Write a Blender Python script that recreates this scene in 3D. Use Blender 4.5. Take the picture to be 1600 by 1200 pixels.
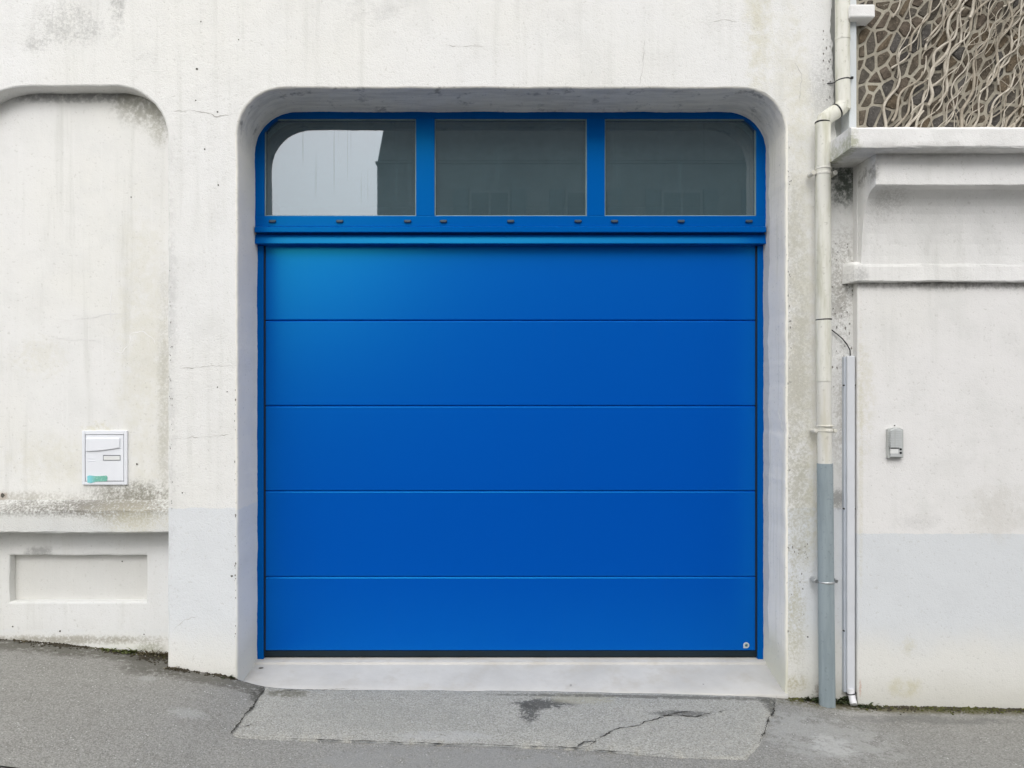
import bpy, bmesh, math, random
import numpy as np
from mathutils import Vector, Matrix, noise as mnoise
from mathutils.geometry import tessellate_polygon

for o in list(bpy.data.objects):
    bpy.data.objects.remove(o, do_unlink=True)
scene = bpy.context.scene
C = scene.collection
R = math.radians

# ------------------------------------------------------------------ camera
CAM_Y, EYE, FPX, VX, VY = -4.55, 1.52, 1209.0, 772.0, 625.0
cam_d = bpy.data.cameras.new('camera')
cam = bpy.data.objects.new('camera', cam_d)
C.objects.link(cam)
cam.location = (0, CAM_Y, EYE)
cam.rotation_euler = (R(90), 0, 0)
cam_d.sensor_width = 36.0
cam_d.lens = 36.0 * FPX / 1600.0
cam_d.shift_x = (800 - VX) / 1600.0
cam_d.shift_y = (VY - 600) / 1600.0
cam_d.clip_start = 0.05
cam_d.clip_end = 1000
scene.camera = cam

# ------------------------------------------------------------------ overcast sky, soft sun, exposure
SUN_EL, SUN_AZ = 42.0, 186.0          # azimuth clockwise from +Y
w = bpy.data.worlds.new('World')
scene.world = w
w.use_nodes = True
nt = w.node_tree
nt.nodes.clear()
sky = nt.nodes.new('ShaderNodeTexSky')
sky.sky_type = 'NISHITA'
sky.sun_disc = False
sky.sun_elevation = R(SUN_EL)
sky.sun_rotation = R(SUN_AZ)
sky.air_density = 1.0
sky.dust_density = 4.0
sky.ozone_density = 1.0
bw = nt.nodes.new('ShaderNodeHueSaturation')     # cloud cover: greyed sky
bw.inputs['Saturation'].default_value = 0.14
bg = nt.nodes.new('ShaderNodeBackground')
bg.inputs['Strength'].default_value = 0.15
wo = nt.nodes.new('ShaderNodeOutputWorld')
nt.links.new(sky.outputs[0], bw.inputs['Color'])
nt.links.new(bw.outputs[0], bg.inputs['Color'])
nt.links.new(bg.outputs[0], wo.inputs['Surface'])

sd = bpy.data.lights.new('sun', 'SUN')
sd.energy = 1.5
sd.angle = R(165)
sd.color = (1.0, 0.975, 0.94)
sun = bpy.data.objects.new('sun', sd)
C.objects.link(sun)
dvec = Vector((math.sin(R(SUN_AZ)) * math.cos(R(SUN_EL)), math.cos(R(SUN_AZ)) * math.cos(R(SUN_EL)), math.sin(R(SUN_EL))))
sun.rotation_euler = dvec.to_track_quat('Z', 'Y').to_euler()
sun.location = dvec * 30

vs = scene.view_settings
vs.view_transform = 'Standard'
vs.look = 'None'
vs.exposure = 0.28
vs.gamma = 1.0
vs.use_curve_mapping = False
scene.render.engine = 'CYCLES'
scene.cycles.max_bounces = 6
scene.cycles.diffuse_bounces = 4
scene.render.resolution_x = 1024
scene.render.resolution_y = 768

# ------------------------------------------------------------------ helpers: scene graph
def sc(Y):
    return FPX / (Y - CAM_Y)
def PX(px, Y): return (px - VX) / sc(Y)
def PZ(py, Y): return EYE - (py - VY) / sc(Y)
def P(px, py, Y): return Vector((PX(px, Y), Y, PZ(py, Y)))

def tag(o, label=None, cat=None, group=None, kind=None):
    if label: o['label'] = label
    if cat: o['category'] = cat
    if group: o['group'] = group
    if kind: o['kind'] = kind
    return o

def thing(name, loc, label, cat, group=None):
    o = bpy.data.objects.new(name, None)
    C.objects.link(o)
    o.location = loc
    o.empty_display_size = 0.1
    return tag(o, label, cat, group)

def link(name, me, mat=None, parent=None, smooth=False):
    if isinstance(me, bmesh.types.BMesh):
        bm = me
        bmesh.ops.recalc_face_normals(bm, faces=bm.faces[:])
        me = bpy.data.meshes.new(name)
        bm.to_mesh(me)
        bm.free()
    if mat is not None and not me.materials:
        me.materials.append(mat)
    if smooth:
        me.polygons.foreach_set('use_smooth', [True] * len(me.polygons))
    o = bpy.data.objects.new(name, me)
    C.objects.link(o)
    if parent is not None:
        o.parent = parent
        if parent.type == 'EMPTY':
            o.matrix_parent_inverse = Matrix.Translation(-Vector(parent.location))
    return o

def struct(name, me, mat, smooth=False):
    o = link(name, me, mat, None, smooth)
    o['kind'] = 'structure'
    return o

# ------------------------------------------------------------------ helpers: geometry
def box(bm, x0, x1, y0, y1, z0, z1, bev=0.0, seg=2, mtx=None):
    t = bmesh.new()
    bmesh.ops.create_cube(t, size=1.0)
    for v in t.verts:
        v.co = Vector((x0 + (v.co.x + .5) * (x1 - x0), y0 + (v.co.y + .5) * (y1 - y0), z0 + (v.co.z + .5) * (z1 - z0)))
    if bev > 0:
        bmesh.ops.bevel(t, geom=t.edges[:], offset=bev, segments=seg, profile=0.5, affect='EDGES')
    if mtx is not None:
        bmesh.ops.transform(t, matrix=mtx, verts=t.verts[:])
    merge(bm, t)

def merge(bm, t):
    me = bpy.data.meshes.new('tmp')
    t.to_mesh(me)
    t.free()
    bm.from_mesh(me)
    bpy.data.meshes.remove(me)

def boxm(*a, **k):
    bm = bmesh.new()
    box(bm, *a, **k)
    return bm

def tube(bm, pts, rad, n=12, cap=True):
    """round tube along pts; rad is a number or a list"""
    pts = [Vector(p) for p in pts]
    m = len(pts)
    if not hasattr(rad, '__len__'):
        rad = [rad] * m
    rings = []
    ref = None
    for i, p in enumerate(pts):
        if i == 0: t = pts[1] - p
        elif i == m - 1: t = p - pts[i - 1]
        else: t = (pts[i + 1] - p).normalized() + (p - pts[i - 1]).normalized()
        t.normalize()
        if ref is None:
            ref = t.orthogonal().normalized()
        ref = (ref - t * ref.dot(t)).normalized()
        b = t.cross(ref)
        rings.append([bm.verts.new(p + (ref * math.cos(2 * math.pi * k / n) + b * math.sin(2 * math.pi * k / n)) * rad[i]) for k in range(n)])
    for i in range(m - 1):
        for k in range(n):
            bm.faces.new((rings[i][k], rings[i][(k + 1) % n], rings[i + 1][(k + 1) % n], rings[i + 1][k]))
    if cap:
        bm.faces.new([bm.verts.new(v.co) for v in rings[0][::-1]])
        bm.faces.new([bm.verts.new(v.co) for v in rings[-1]])

def extrude_x(profile, x0, x1, nseg=1, jit=0.0, seed=0):
    """closed (y,z) profile extruded along X, optional jitter of the edge lines"""
    bm = bmesh.new()
    rings = []
    for i in range(nseg + 1):
        x = x0 + (x1 - x0) * i / nseg
        ring = []
        for j, (y, z) in enumerate(profile):
            dy = mnoise.noise((x * 9, j * 3.1, seed)) * jit + mnoise.noise((x * 40, j * 3.1, seed)) * jit * .4
            dz = mnoise.noise((x * 9, j * 3.1 + 50, seed)) * jit + mnoise.noise((x * 40, j * 3.1 + 50, seed)) * jit * .4
            ring.append(bm.verts.new((x, y + dy, z + dz)))
        rings.append(ring)
    n = len(profile)
    for i in range(nseg):
        for k in range(n):
            bm.faces.new((rings[i][k], rings[i][(k + 1) % n], rings[i + 1][(k + 1) % n], rings[i + 1][k]))
    bm.faces.new(rings[0])
    bm.faces.new(rings[-1][::-1])
    return bm

def prism_y(outline, y0, y1, bev=0.0):
    """closed (x,z) outline, front at y0 with bevelled front rim, back at y1"""
    bm = bmesh.new()
    f = bm.faces.new([bm.verts.new((x, y0, z)) for x, z in outline])
    r = bmesh.ops.extrude_face_region(bm, geom=[f])
    vs_ = [v for v in r['geom'] if isinstance(v, bmesh.types.BMVert)]
    bmesh.ops.translate(bm, verts=vs_, vec=(0, y1 - y0, 0))
    if bev > 0:
        ed = [e for e in bm.edges if all(abs(v.co.y - y0) < 1e-6 for v in e.verts)]
        bmesh.ops.bevel(bm, geom=ed, offset=bev, segments=2, profile=.5, affect='EDGES')
    return bm

def path_resample(pts, step, closed=False):
    pts = [Vector(p) for p in pts]
    if closed: pts = pts + [pts[0]]
    out = []
    for a, b in zip(pts[:-1], pts[1:]):
        n = max(1, int(round((b - a).length / step)))
        for i in range(n):
            out.append(a.lerp(b, i / n))
    if not closed: out.append(pts[-1])
    return out

def ribbon(name, pts, width, nrm, mat, parent, lift=0.0012, step=0.012, jit=0.004, seed=0, taper=True, surf=None):
    """thin strip lying on a surface: a crack, a scratch, a joint"""
    nrm = Vector(nrm).normalized()
    pp = path_resample(pts, step)
    bm = bmesh.new()
    prev = None
    m = len(pp)
    L = []
    for i, p in enumerate(pp):
        t = (pp[min(i + 1, m - 1)] - pp[max(i - 1, 0)]).normalized()
        s = t.cross(nrm).normalized()
        q = p + s * (mnoise.noise((i * .11, seed * 7.3, 1.7)) * jit * 2.0 + mnoise.noise((i * .43, seed * 3.1, 9.2)) * jit * 1.2 + mnoise.noise((i * .97, seed * 5.1, 2.2)) * jit * .8)
        wd = width * max(.28, .60 + 1.5 * mnoise.noise((i * .23, seed, 4.4)) + .9 * mnoise.noise((i * .7, seed, 7.4)))
        if taper: wd *= min(1.0, .15 + 4.0 * min(i, m - 1 - i) / m)
        a, b = q + s * wd * .5, q - s * wd * .5
        if surf:
            a.z = surf(a.x, a.y); b.z = surf(b.x, b.y)
        L.append((bm.verts.new(a + nrm * lift), bm.verts.new(b + nrm * lift)))
    for (a, b), (c, d) in zip(L[:-1], L[1:]):
        bm.faces.new((a, b, d, c))
    return link(name, bm, mat, parent)

# ------------------------------------------------------------------ helpers: shader nodes
class S:
    def __init__(s, m, sock): s.m, s.k = m, sock
    def __add__(s, o): return s.m.math('ADD', s, o)
    __radd__ = __add__
    def __sub__(s, o): return s.m.math('SUBTRACT', s, o)
    def __rsub__(s, o): return s.m.math('SUBTRACT', o, s)
    def __mul__(s, o): return s.m.math('MULTIPLY', s, o)
    __rmul__ = __mul__
    def __truediv__(s, o): return s.m.math('DIVIDE', s, o)

class Mat:
    def __init__(s, name):
        s.mat = bpy.data.materials.new(name)
        s.mat.use_nodes = True
        s.nt = s.mat.node_tree
        s.nt.nodes.clear()
        s.out = s.nt.nodes.new('ShaderNodeOutputMaterial')
        s._pos = None
    def put(s, inp, v):
        if isinstance(v, S): s.nt.links.new(v.k, inp)
        elif isinstance(v, tuple) and len(v) == 3 and inp.type == 'RGBA': inp.default_value = (*v, 1)
        else: inp.default_value = v
    def math(s, op, a, b=None, c=None, clamp=False):
        n = s.nt.nodes.new('ShaderNodeMath')
        n.operation = op
        n.use_clamp = clamp
        s.put(n.inputs[0], a)
        if b is not None: s.put(n.inputs[1], b)
        if c is not None: s.put(n.inputs[2], c)
        return S(s, n.outputs[0])
    def mx(s, a, b): return s.math('MAXIMUM', a, b)
    def mn(s, a, b): return s.math('MINIMUM', a, b)
    def clamp(s, a): return s.math('ADD', a, 0.0, clamp=True)
    def pos(s):
        if s._pos is None:
            g = s.nt.nodes.new('ShaderNodeNewGeometry')
            sp = s.nt.nodes.new('ShaderNodeSeparateXYZ')
            s.nt.links.new(g.outputs['Position'], sp.inputs[0])
            s.P = S(s, g.outputs['Position'])
            s.N = g
            s._pos = tuple(S(s, sp.outputs[i]) for i in range(3))
        return s._pos
    def normal_z(s):
        s.pos()
        sp = s.nt.nodes.new('ShaderNodeSeparateXYZ')
        s.nt.links.new(s.N.outputs['True Normal'], sp.inputs[0])
        return tuple(S(s, sp.outputs[i]) for i in range(3))
    def vec(s, x, y, z):
        n = s.nt.nodes.new('ShaderNodeCombineXYZ')
        for i, v in enumerate((x, y, z)): s.put(n.inputs[i], v)
        return S(s, n.outputs[0])
    def noise(s, scale, vec=None, detail=4.0, rough=.55, dist=0.0):
        s.pos()
        n = s.nt.nodes.new('ShaderNodeTexNoise')
        s.put(n.inputs['Vector'], vec if vec is not None else s.P)
        n.inputs['Scale'].default_value = scale
        n.inputs['Detail'].default_value = detail
        n.inputs['Roughness'].default_value = rough
        n.inputs['Distortion'].default_value = dist
        return S(s, n.outputs[0])
    def voro(s, scale, vec=None, feature='F1', out='Distance', rnd=1.0):
        s.pos()
        n = s.nt.nodes.new('ShaderNodeTexVoronoi')
        n.feature = feature
        s.put(n.inputs['Vector'], vec if vec is not None else s.P)
        n.inputs['Scale'].default_value = scale
        n.inputs['Randomness'].default_value = rnd
        return S(s, n.outputs[out])
    def stain(s, ns):
        b = 16.0 if ns < 13 else (80.0 if ns > 23 else 38.0)
        d = s.__dict__.setdefault('_st', {})
        if b not in d:
            x, y, z = s.pos()
            d[b] = s.noise(b, detail=4, rough=.75) * .6 + s.noise(5.0, s.vec(x, y, z * .55), detail=4, rough=.7) * .4
        return (d[b] - .5) * 1.8 + .5
    def ss(s, x, a, b):
        n = s.nt.nodes.new('ShaderNodeMapRange')
        n.interpolation_type = 'SMOOTHSTEP'
        s.put(n.inputs['Value'], x)
        n.inputs['From Min'].default_value = a
        n.inputs['From Max'].default_value = b
        return S(s, n.outputs[0])
    def mix(s, f, a, b, mode='MIX'):
        n = s.nt.nodes.new('ShaderNodeMix')
        n.data_type = 'RGBA'
        n.blend_type = mode
        s.put(n.inputs[0], f)
        for idx, v in ((6, a), (7, b)):
            if isinstance(v, tuple): n.inputs[idx].default_value = (*v, 1)
            else: s.put(n.inputs[idx], v)
        return S(s, n.outputs[2])
    def blob(s, u, v, cu, cv, ru, rv):
        """soft elliptical mask centred on (cu,cv)"""
        a = (u - cu) / ru
        b = (v - cv) / rv
        return s.math('SUBTRACT', 1.0, a * a + b * b, clamp=True)
    def bump(s, h, strength=.5, dist=.01, normal=None):
        n = s.nt.nodes.new('ShaderNodeBump')
        n.inputs['Strength'].default_value = strength
        n.inputs['Distance'].default_value = dist
        s.put(n.inputs['Height'], h)
        if normal is not None: s.put(n.inputs['Normal'], normal)
        return S(s, n.outputs[0])
    def bsdf(s, color, rough=.6, spec=.5, metal=0.0, normal=None, **kw):
        n = s.nt.nodes.new('ShaderNodeBsdfPrincipled')
        s.put(n.inputs['Base Color'], color)
        s.put(n.inputs['Roughness'], rough)
        s.put(n.inputs['Specular IOR Level'], spec)
        s.put(n.inputs['Metallic'], metal)
        for k, v in kw.items(): s.put(n.inputs[k], v)
        if normal is not None: s.put(n.inputs['Normal'], normal)
        s.nt.links.new(n.outputs[0], s.out.inputs['Surface'])
        s.b = n
        return s.mat

MATS = {}
# ---- rendered walls -------------------------------------------------------------------
def wall_material(name, base=(.785, .785, .775), grain=1.0, plinth=None, stains_shade=(), yellow=.35, streak=.5, grime=.3, speck=.5):
    m = Mat(name)
    x, y, z = m.pos()
    big = m.noise(.9, detail=3)
    med = m.noise(4.5, detail=4, rough=.6)
    fine = m.noise(60, detail=3, rough=.6)
    col = m.mix(m.ss(big, .42, .68) * yellow, base, (.755, .745, .68))
    col = m.mix(m.ss(med, .42, .72) * .50, col, (.69, .69, .67))
    vs_ = m.noise(1.0, m.vec(x * 16.0, y * 16.0, z * .9), detail=4, rough=.6)
    col = m.mix(m.ss(vs_, .5, .78) * streak * .9 * m.ss(big, .30, .6), col, (.60, .60, .565))
    vs2 = m.noise(1.0, m.vec(x * 40.0, y * 40.0, z * 1.6 + 7.0), detail=3)
    col = m.mix(m.ss(vs2, .58, .80) * streak * .6 * m.ss(med, .4, .6), col, (.86, .855, .84))
    if plinth is not None:
        edge = z + (m.noise(14.0, detail=3) - .5) * .02 + (m.noise(90.0, detail=2) - .5) * .008
        pm = m.ss(edge, plinth + .002, plinth - .002)
        low = m.ss(z + (m.noise(3.0) - .5) * .25, .36, .10)
        pc = m.mix(m.ss(med, .45, .7) * .35, (.70, .722, .742), (.64, .66, .68))
        pc = m.mix(low, pc, (.755, .75, .715))
        col = m.mix(pm, col, pc)
        spl = m.ss(z + (med - .5) * .16, .10, -.10)
        col = m.mix(spl * .35, col, (.50, .48, .40))
    # stains given one by one, shade painted into some: (x, z, rx, rz, colour, strength, noise scale, lo, hi)
    for (cx, cz, rx, rz, c, k, ns, lo, hi) in stains_shade:
        bl = m.blob(x, z, cx, cz, rx * 1.35, rz * 1.35)
        col = m.mix(m.ss(bl * .30 + m.stain(ns), lo * .5 + .30, hi * .5 + .55) * m.ss(bl, 0.0, 1.0) * k, col, c)
    # grime in the little pits and scattered specks
    pit = m.voro(140.0)
    col = m.mix(m.ss(fine, .40, .28) * grime, col, (.42, .41, .37))
    sp = m.voro(26.0, rnd=1.0)
    col = m.mix(m.ss(sp, .075, .03) * m.ss(m.noise(3.3), .50, .62) * speck, col, (.16, .15, .135))
    # vertical scale of relief
    h = fine * .6 + m.noise(150, detail=3, rough=.6) * .5 + m.ss(pit, .0, .6) * .35
    lump = m.noise(9.0, detail=2)
    nb = m.bump(lump, .18, .02)
    nb = m.bump(h, .42 * grain, .008, nb)
    return m.bsdf(col, .92, .18, normal=nb)

GREY, DARK, GREENY, RUST, OCHRE = (.36, .36, .35), (.10, .10, .095), (.42, .43, .32), (.34, .22, .14), (.58, .55, .40)
YF, YS = -.33, -.38        # facade plane, neighbour's wall plane
def st(px, py, rx, rz, c, k, ns=14.0, lo=.55, hi=.75, Y=YF):
    return (PX(px, Y), PZ(py, Y), rx, rz, c, k, ns, lo, hi)

MATS['facade'] = wall_material('facade_render', grain=.95, plinth=PZ(794, YF), yellow=.38, stains_shade=[
    st(115, 38, .24, .15, GREY, .55, 26.0, .62, .84), st(182, 5, .05, .22, GREY, .7, 20.0, .5, .8), st(60, 70, .10, .05, GREY, .5, 30.0, .6, .8),
    st(585, 15, .22, .09, GREY, .25, 12.0), st(1185, 40, .09, .42, OCHRE, .55, 9.0, .40, .85), st(1235, 120, .12, .5, OCHRE, .25, 9.0, .45, .9),
    st(1290, 130, .10, .30, GREY, .45, 30.0, .52, .76),
    st(265, 560, .05, 1.2, GREY, .35, 22.0, .50, .85), st(1250, 520, .10, 1.6, OCHRE, .40, 7.0, .40, .85),
    st(1240, 650, .10, 1.5, (.40, .39, .33), .55, 30.0, .52, .74), st(1250, 800, .10, .5, (.45, .44, .36), .5, 30.0, .50, .78), st(1240, 960, .07, .28, (.50, .48, .36), .6, 30.0, .52, .78),
    st(1318, 280, .10, .16, (.07, .085, .07), .95, 14.0, .30, .62), st(1340, 320, .025, .22, RUST, .6, 22.0, .40, .70),  # first entry: grime under the slab with the recess shade painted in
    st(1318, 450, .10, .34, (.30, .285, .255), .75, 30.0, .47, .66), st(1318, 640, .08, .36, (.36, .34, .30), .6, 32.0, .48, .70),
    st(1310, 780, .06, .06, DARK, .6, 40.0, .52, .68), st(1272, 780, .05, .5, OCHRE, .45, 16.0, .4, .8),
    st(1235, 1070, .10, .06, (.42, .38, .22), .7, 30.0, .45, .7), st(1285, 1080, .05, .05, (.14, .10, .08), .8, 40.0, .40, .65)])
MATS['niche'] = wall_material('niche_render', base=(.775, .772, .757), grain=.45, yellow=.45, streak=.75, stains_shade=[
    st(120, 148, .55, .045, (.20, .20, .20), .75, 14.0, .25, .60, -.23), st(220, 160, .17, .14, (.30, .29, .24), .75, 20.0, .45, .72, -.23), st(250, 190, .09, .14, (.34, .33, .26), .6, 26.0, .45, .75, -.23),  # first entry: grime line with the niche soffit's shadow painted in
    st(225, 560, .18, .9, OCHRE, .28, 5.0, .42, .85, -.23), st(258, 640, .05, .8, (.40, .39, .33), .5, 24.0, .46, .75, -.23),
    st(60, 560, .18, .14, OCHRE, .22, 14.0, .5, .8, -.23), st(210, 775, .26, .09, (.27, .26, .22), .95, 26.0, .42, .66, -.23),
    st(40, 780, .35, .05, (.40, .38, .33), .7, 26.0, .42, .7, -.23), st(5, 775, .03, .03, RUST, .4, 20.0, .4, .6, -.23),
    st(80, 720, .3, .16, OCHRE, .25, 12.0, .5, .85, -.23), st(150, 670, .1, .05, OCHRE, .6, 20.0, .5, .8, -.23)])
MATS['ledge'] = wall_material('ledge_render', base=(.62, .63, .625), grain=1.1, streak=.5, yellow=.4, stains_shade=[
    st(130, 792, .75, .055, (.20, .19, .17), .95, 34.0, .40, .66, -.28), st(200, 800, .25, .08, (.33, .31, .25), .8, 24.0, .42, .7, -.28),
    st(220, 815, .2, .08, OCHRE, .5, 24.0, .45, .75, -.28)])
MATS['lower'] = wall_material('lower_render', base=(.74, .745, .74), grain=.7, plinth=.22, yellow=.35, stains_shade=[
    st(60, 862, .10, .035, GREY, .8, 22.0, .45, .68, -.17), st(235, 1015, .09, .05, (.30, .31, .22), .7, 30.0, .45, .7, -.17),
    st(100, 1000, .7, .03, (.34, .32, .26), .8, 30.0, .48, .7, -.17)])
MATS['recess'] = wall_material('recess_render', base=(.64, .637, .615), grain=.45, yellow=.4, streak=.3)
MATS['neighbour'] = wall_material('neighbour_render', base=(.80, .79, .78), grain=.6, plinth=PZ(834, YS), yellow=.28, streak=.3, stains_shade=[
    st(1560, 800, .20, .18, (.58, .56, .51), .4, 12.0, .45, .75, YS), st(1430, 815, .15, .05, GREY, .2, 22.0, .5, .75, YS),
    st(1345, 700, .015, .9, OCHRE, .35, 14.0, .35, .8, YS), st(1350, 620, .07, .4, OCHRE, .35, 20.0, .5, .85, YS),
    st(1520, 434, .95, .065, (.15, .145, .13), .85, 16.0, .22, .75, YS),  # grime, with the shadow below the string band painted into it
    st(1415, 1075, .10, .06, OCHRE, .7, 12.0, .4, .7, YS), st(1420, 1010, .05, .06, OCHRE, .4, 20.0, .5, .8, YS),
    st(1344, 1075, .008, .05, (.50, .24, .16), .5, 30.0, .55, .7, YS)])
MATS['cornice'] = wall_material('cornice_render', base=(.83, .825, .815), grain=.55, yellow=.3, streak=.4, speck=.3, stains_shade=[
    st(1420, 240, .5, .03, (.40, .39, .37), .35, 12.0, .42, .75, -.574), st(1390, 315, .10, .09, (.50, .49, .46), .6, 26.0, .5, .7, -.5),
    st(1322, 245, .05, .12, GREENY, .9, 18.0, .36, .62, -.6), st(1340, 430, .06, .05, GREY, .6, 30.0, .5, .75, -.42),
    st(1347, 272, .05, .07, (.16, .15, .13), .8, 18.0, .40, .65, -.5)])
MATS['strip_concrete'] = wall_material('strip_concrete', base=(.46, .47, .46), grain=1.0, yellow=.3, streak=.6)
MATS['trim_paint'] = wall_material('trim_paint', base=(.60, .635, .655), grain=.3, yellow=.1, streak=.3, speck=.1)

def reveal_material():
    m = Mat('reveal_render')
    x, y, z = m.pos()
    n = m.noise(5.0, detail=5)
    b = m.noise(1.6, detail=4)
    col = m.mix(m.ss(n, .42, .72), (.90, .87, .80), (.86, .835, .775))
    # bare grey concrete round the head of the opening
    head = m.ss(z + (b - .5) * .35, 2.90, 3.10)
    conc = m.mix(m.ss(m.noise(1.0, m.vec(x * 5.0, y * 30.0, z * 12.0), detail=5), .38, .66), (.86, .84, .79), (.72, .705, .665))
    conc = m.mix(m.ss(m.noise(9.0, detail=5, rough=.7), .55, .70) * .7, conc, (.24, .24, .24))
    col = m.mix(head, col, conc)
    # right jamb: whiter paint with green streaks
    right = m.ss(x, 1.2, 1.3) * (1.0 - head)
    edge = y + (m.noise(1.0, m.vec(x, y * 0.0, z * 5.0), detail=4) - .5) * .09
    wc = m.mix(m.ss(m.noise(1.0, m.vec(x * 3.0, y * 45.0, z * 1.5), detail=4), .48, .72) * .7, (.90, .87, .79), (.74, .72, .62))
    wc = m.mix(m.ss(edge, -.075, -.065), wc, (.62, .61, .58))
    wc = m.mix(m.ss(z + (b - .5) * .4, .30, .05), wc, (.68, .665, .56))
    col = m.mix(right, col, wc)
    left = m.ss(x, -1.2, -1.3) * (1.0 - head)
    lo = m.ss(z + (b - .5) * .3, .36, .10)
    col = m.mix(left * lo, col, (.70, .69, .635))
    zz = m.ss(z + (m.noise(20.0) - .5) * .02, PZ(790, -.2), PZ(793, -.2)) * left * (1.0 - lo)
    col = m.mix(zz * .5, col, (.70, .735, .77))
    col = m.mix(m.ss(m.noise(60.0, detail=3), .36, .28) * .35, col, (.25, .25, .24))
    hgt = m.noise(55.0, detail=4) + m.noise(160.0, detail=2) * .5
    nb = m.bump(m.noise(7.0, detail=3), .35, .02)
    return m.bsdf(col, .9, .2, normal=m.bump(hgt, .3, .006, nb))
MATS['reveal'] = reveal_material()

def simple(name, col, rough=.5, spec=.5, metal=0.0, var=.15, bscale=80.0, bump=.1, dirt=None, dscale=6.0, dl=.55, dh=.75, dk=.6):
    m = Mat(name)
    n = m.noise(dscale, detail=5, rough=.6)
    dk_col = tuple(c * (1 - var * 2) for c in col)
    c = m.mix(m.ss(n, .3, .75), col, dk_col)
    if dirt:
        c = m.mix(m.ss(m.noise(dscale * 2.3, detail=5, rough=.65), dl, dh) * dk, c, dirt)
    nb = m.bump(m.noise(bscale, detail=3), bump, .004)
    return m.bsdf(c, rough, spec, metal, normal=nb)

# ---- blue painted metal -----------------------------------------------------------------
def blue_paint(name, col, rough, grain, spec=.9, ior=1.5):
    m = Mat(name)
    x, y, z = m.pos()
    dust = m.noise(1.1, detail=1, rough=.4)
    c = m.mix(dust * .35, col, tuple(v * .88 for v in col))
    drip = m.noise(1.0, m.vec(x * 30.0, y * 30.0, z * 1.2), detail=4)
    c = m.mix(m.ss(drip, .58, .82) * .015, c, (.12, .24, .50))
    r = rough
    peel = m.noise(1.0, m.vec(x * 90.0, y * 90.0, z * 400.0), detail=2)
    nb = m.bump(peel, grain, .0015)
    return m.bsdf(c, r, spec, normal=nb, **{'Specular Tint': (.04, .85, .92), 'IOR': ior})
MATS['door_blue'] = blue_paint('door_blue', (.0, .066, .44), .30, .03, .75, 1.72)
MATS['frame_blue'] = blue_paint('frame_blue', (.0, .085, .385), .28, .01, .42)
MATS['seal'] = simple('rubber_seal', (.006, .018, .028), .6, .3)
MATS['cap'] = simple('cap_plastic', (.02, .05, .085), .45, .5)
MATS['dark_groove'] = simple('groove_dark', (.01, .016, .03), .7, .2)

def glass_material():
    m = Mat('window_glass')
    x, y, z = m.pos()
    dr = m.noise(1.0, m.vec(x * 75.0, y, z * .9), detail=2)
    runs = m.ss(dr, .60, .68) * m.ss(z + (m.noise(7.0, m.vec(x * 9.0, 0.0, 0.0)) - .5) * .5, 2.65, 2.85)
    haze = m.noise(2.0, detail=4)
    nt = m.nt
    tr = nt.nodes.new('ShaderNodeBsdfTransparent')
    tr.inputs[0].default_value = (.45, .62, .64, 1)
    df = nt.nodes.new('ShaderNodeBsdfDiffuse')
    df.inputs[0].default_value = (.22, .34, .38, 1)
    gl = nt.nodes.new('ShaderNodeBsdfGlossy')
    gl.inputs[0].default_value = (.91, .925, 1.0, 1)
    gl.inputs['Roughness'].default_value = 0.015
    a = nt.nodes.new('ShaderNodeMixShader')
    b = nt.nodes.new('ShaderNodeMixShader')
    m.put(a.inputs[0], m.ss(haze, .2, .8) * .05 + runs * .07 + .15)
    nt.links.new(tr.outputs[0], a.inputs[1])
    nt.links.new(df.outputs[0], a.inputs[2])
    m.put(b.inputs[0], .125 - runs * .025)
    nt.links.new(a.outputs[0], b.inputs[1])
    nt.links.new(gl.outputs[0], b.inputs[2])
    nt.links.new(b.outputs[0], m.out.inputs['Surface'])
    return m.mat
MATS['glass'] = glass_material()
MATS['bead'] = simple('glazing_bead', (.26, .36, .36), .5, .4)
MATS['room'] = simple('room_wall', (.22, .26, .27), .9, .1)

# ---- ground -----------------------------------------------------------------------------
def ground_material(name, base, stone_a, stone_b, scale, blobs=(), tint=(.2, .2, .19), big=.5, bump=.5):
    m = Mat(name)
    x, y, z = m.pos()
    cellc = m.voro(scale, out='Color')
    sepc = m.nt.nodes.new('ShaderNodeSeparateColor')
    m.nt.links.new(cellc.k, sepc.inputs[0])
    rnd = S(m, sepc.outputs[0])
    rnd2 = S(m, sepc.outputs[1])
    n = m.noise(1.7, detail=6, rough=.6)
    n2 = m.noise(11.0, detail=5, rough=.65)
    col = m.mix(m.ss(n, .35, .68) * big, base, tint)
    col = m.mix(m.ss(n2, .45, .72) * .35, col, tuple(c * .72 for c in base))
    col = m.mix(m.ss(rnd, .55, .95) * .75, col, stone_a)
    col = m.mix(m.ss(rnd, .40, .05) * .75, col, stone_b)
    col = m.mix(m.ss(rnd2, .983, .992) * m.ss(n2, .42, .6), col, (.62, .62, .60))
    for (cx, cy, rx, ry, c, k, ns, lo, hi) in blobs:
        bl = m.blob(x, y, cx, cy, rx * 1.3, ry * 1.3)
        col = m.mix(m.ss(bl * .42 + (m.stain(ns) - .5) * 1.5 + .5, lo * .5 + .38, hi * .5 + .52) * m.ss(bl, 0.0, .8) * k, col, c)
    d = m.voro(scale)
    h = m.ss(d, .65, .1) + m.noise(scale * .35, detail=3) * .8
    nb = m.bump(n2, .25, .02)
    return m.bsdf(col, .93, .2, normal=m.bump(h, bump, .006, nb))

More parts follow.
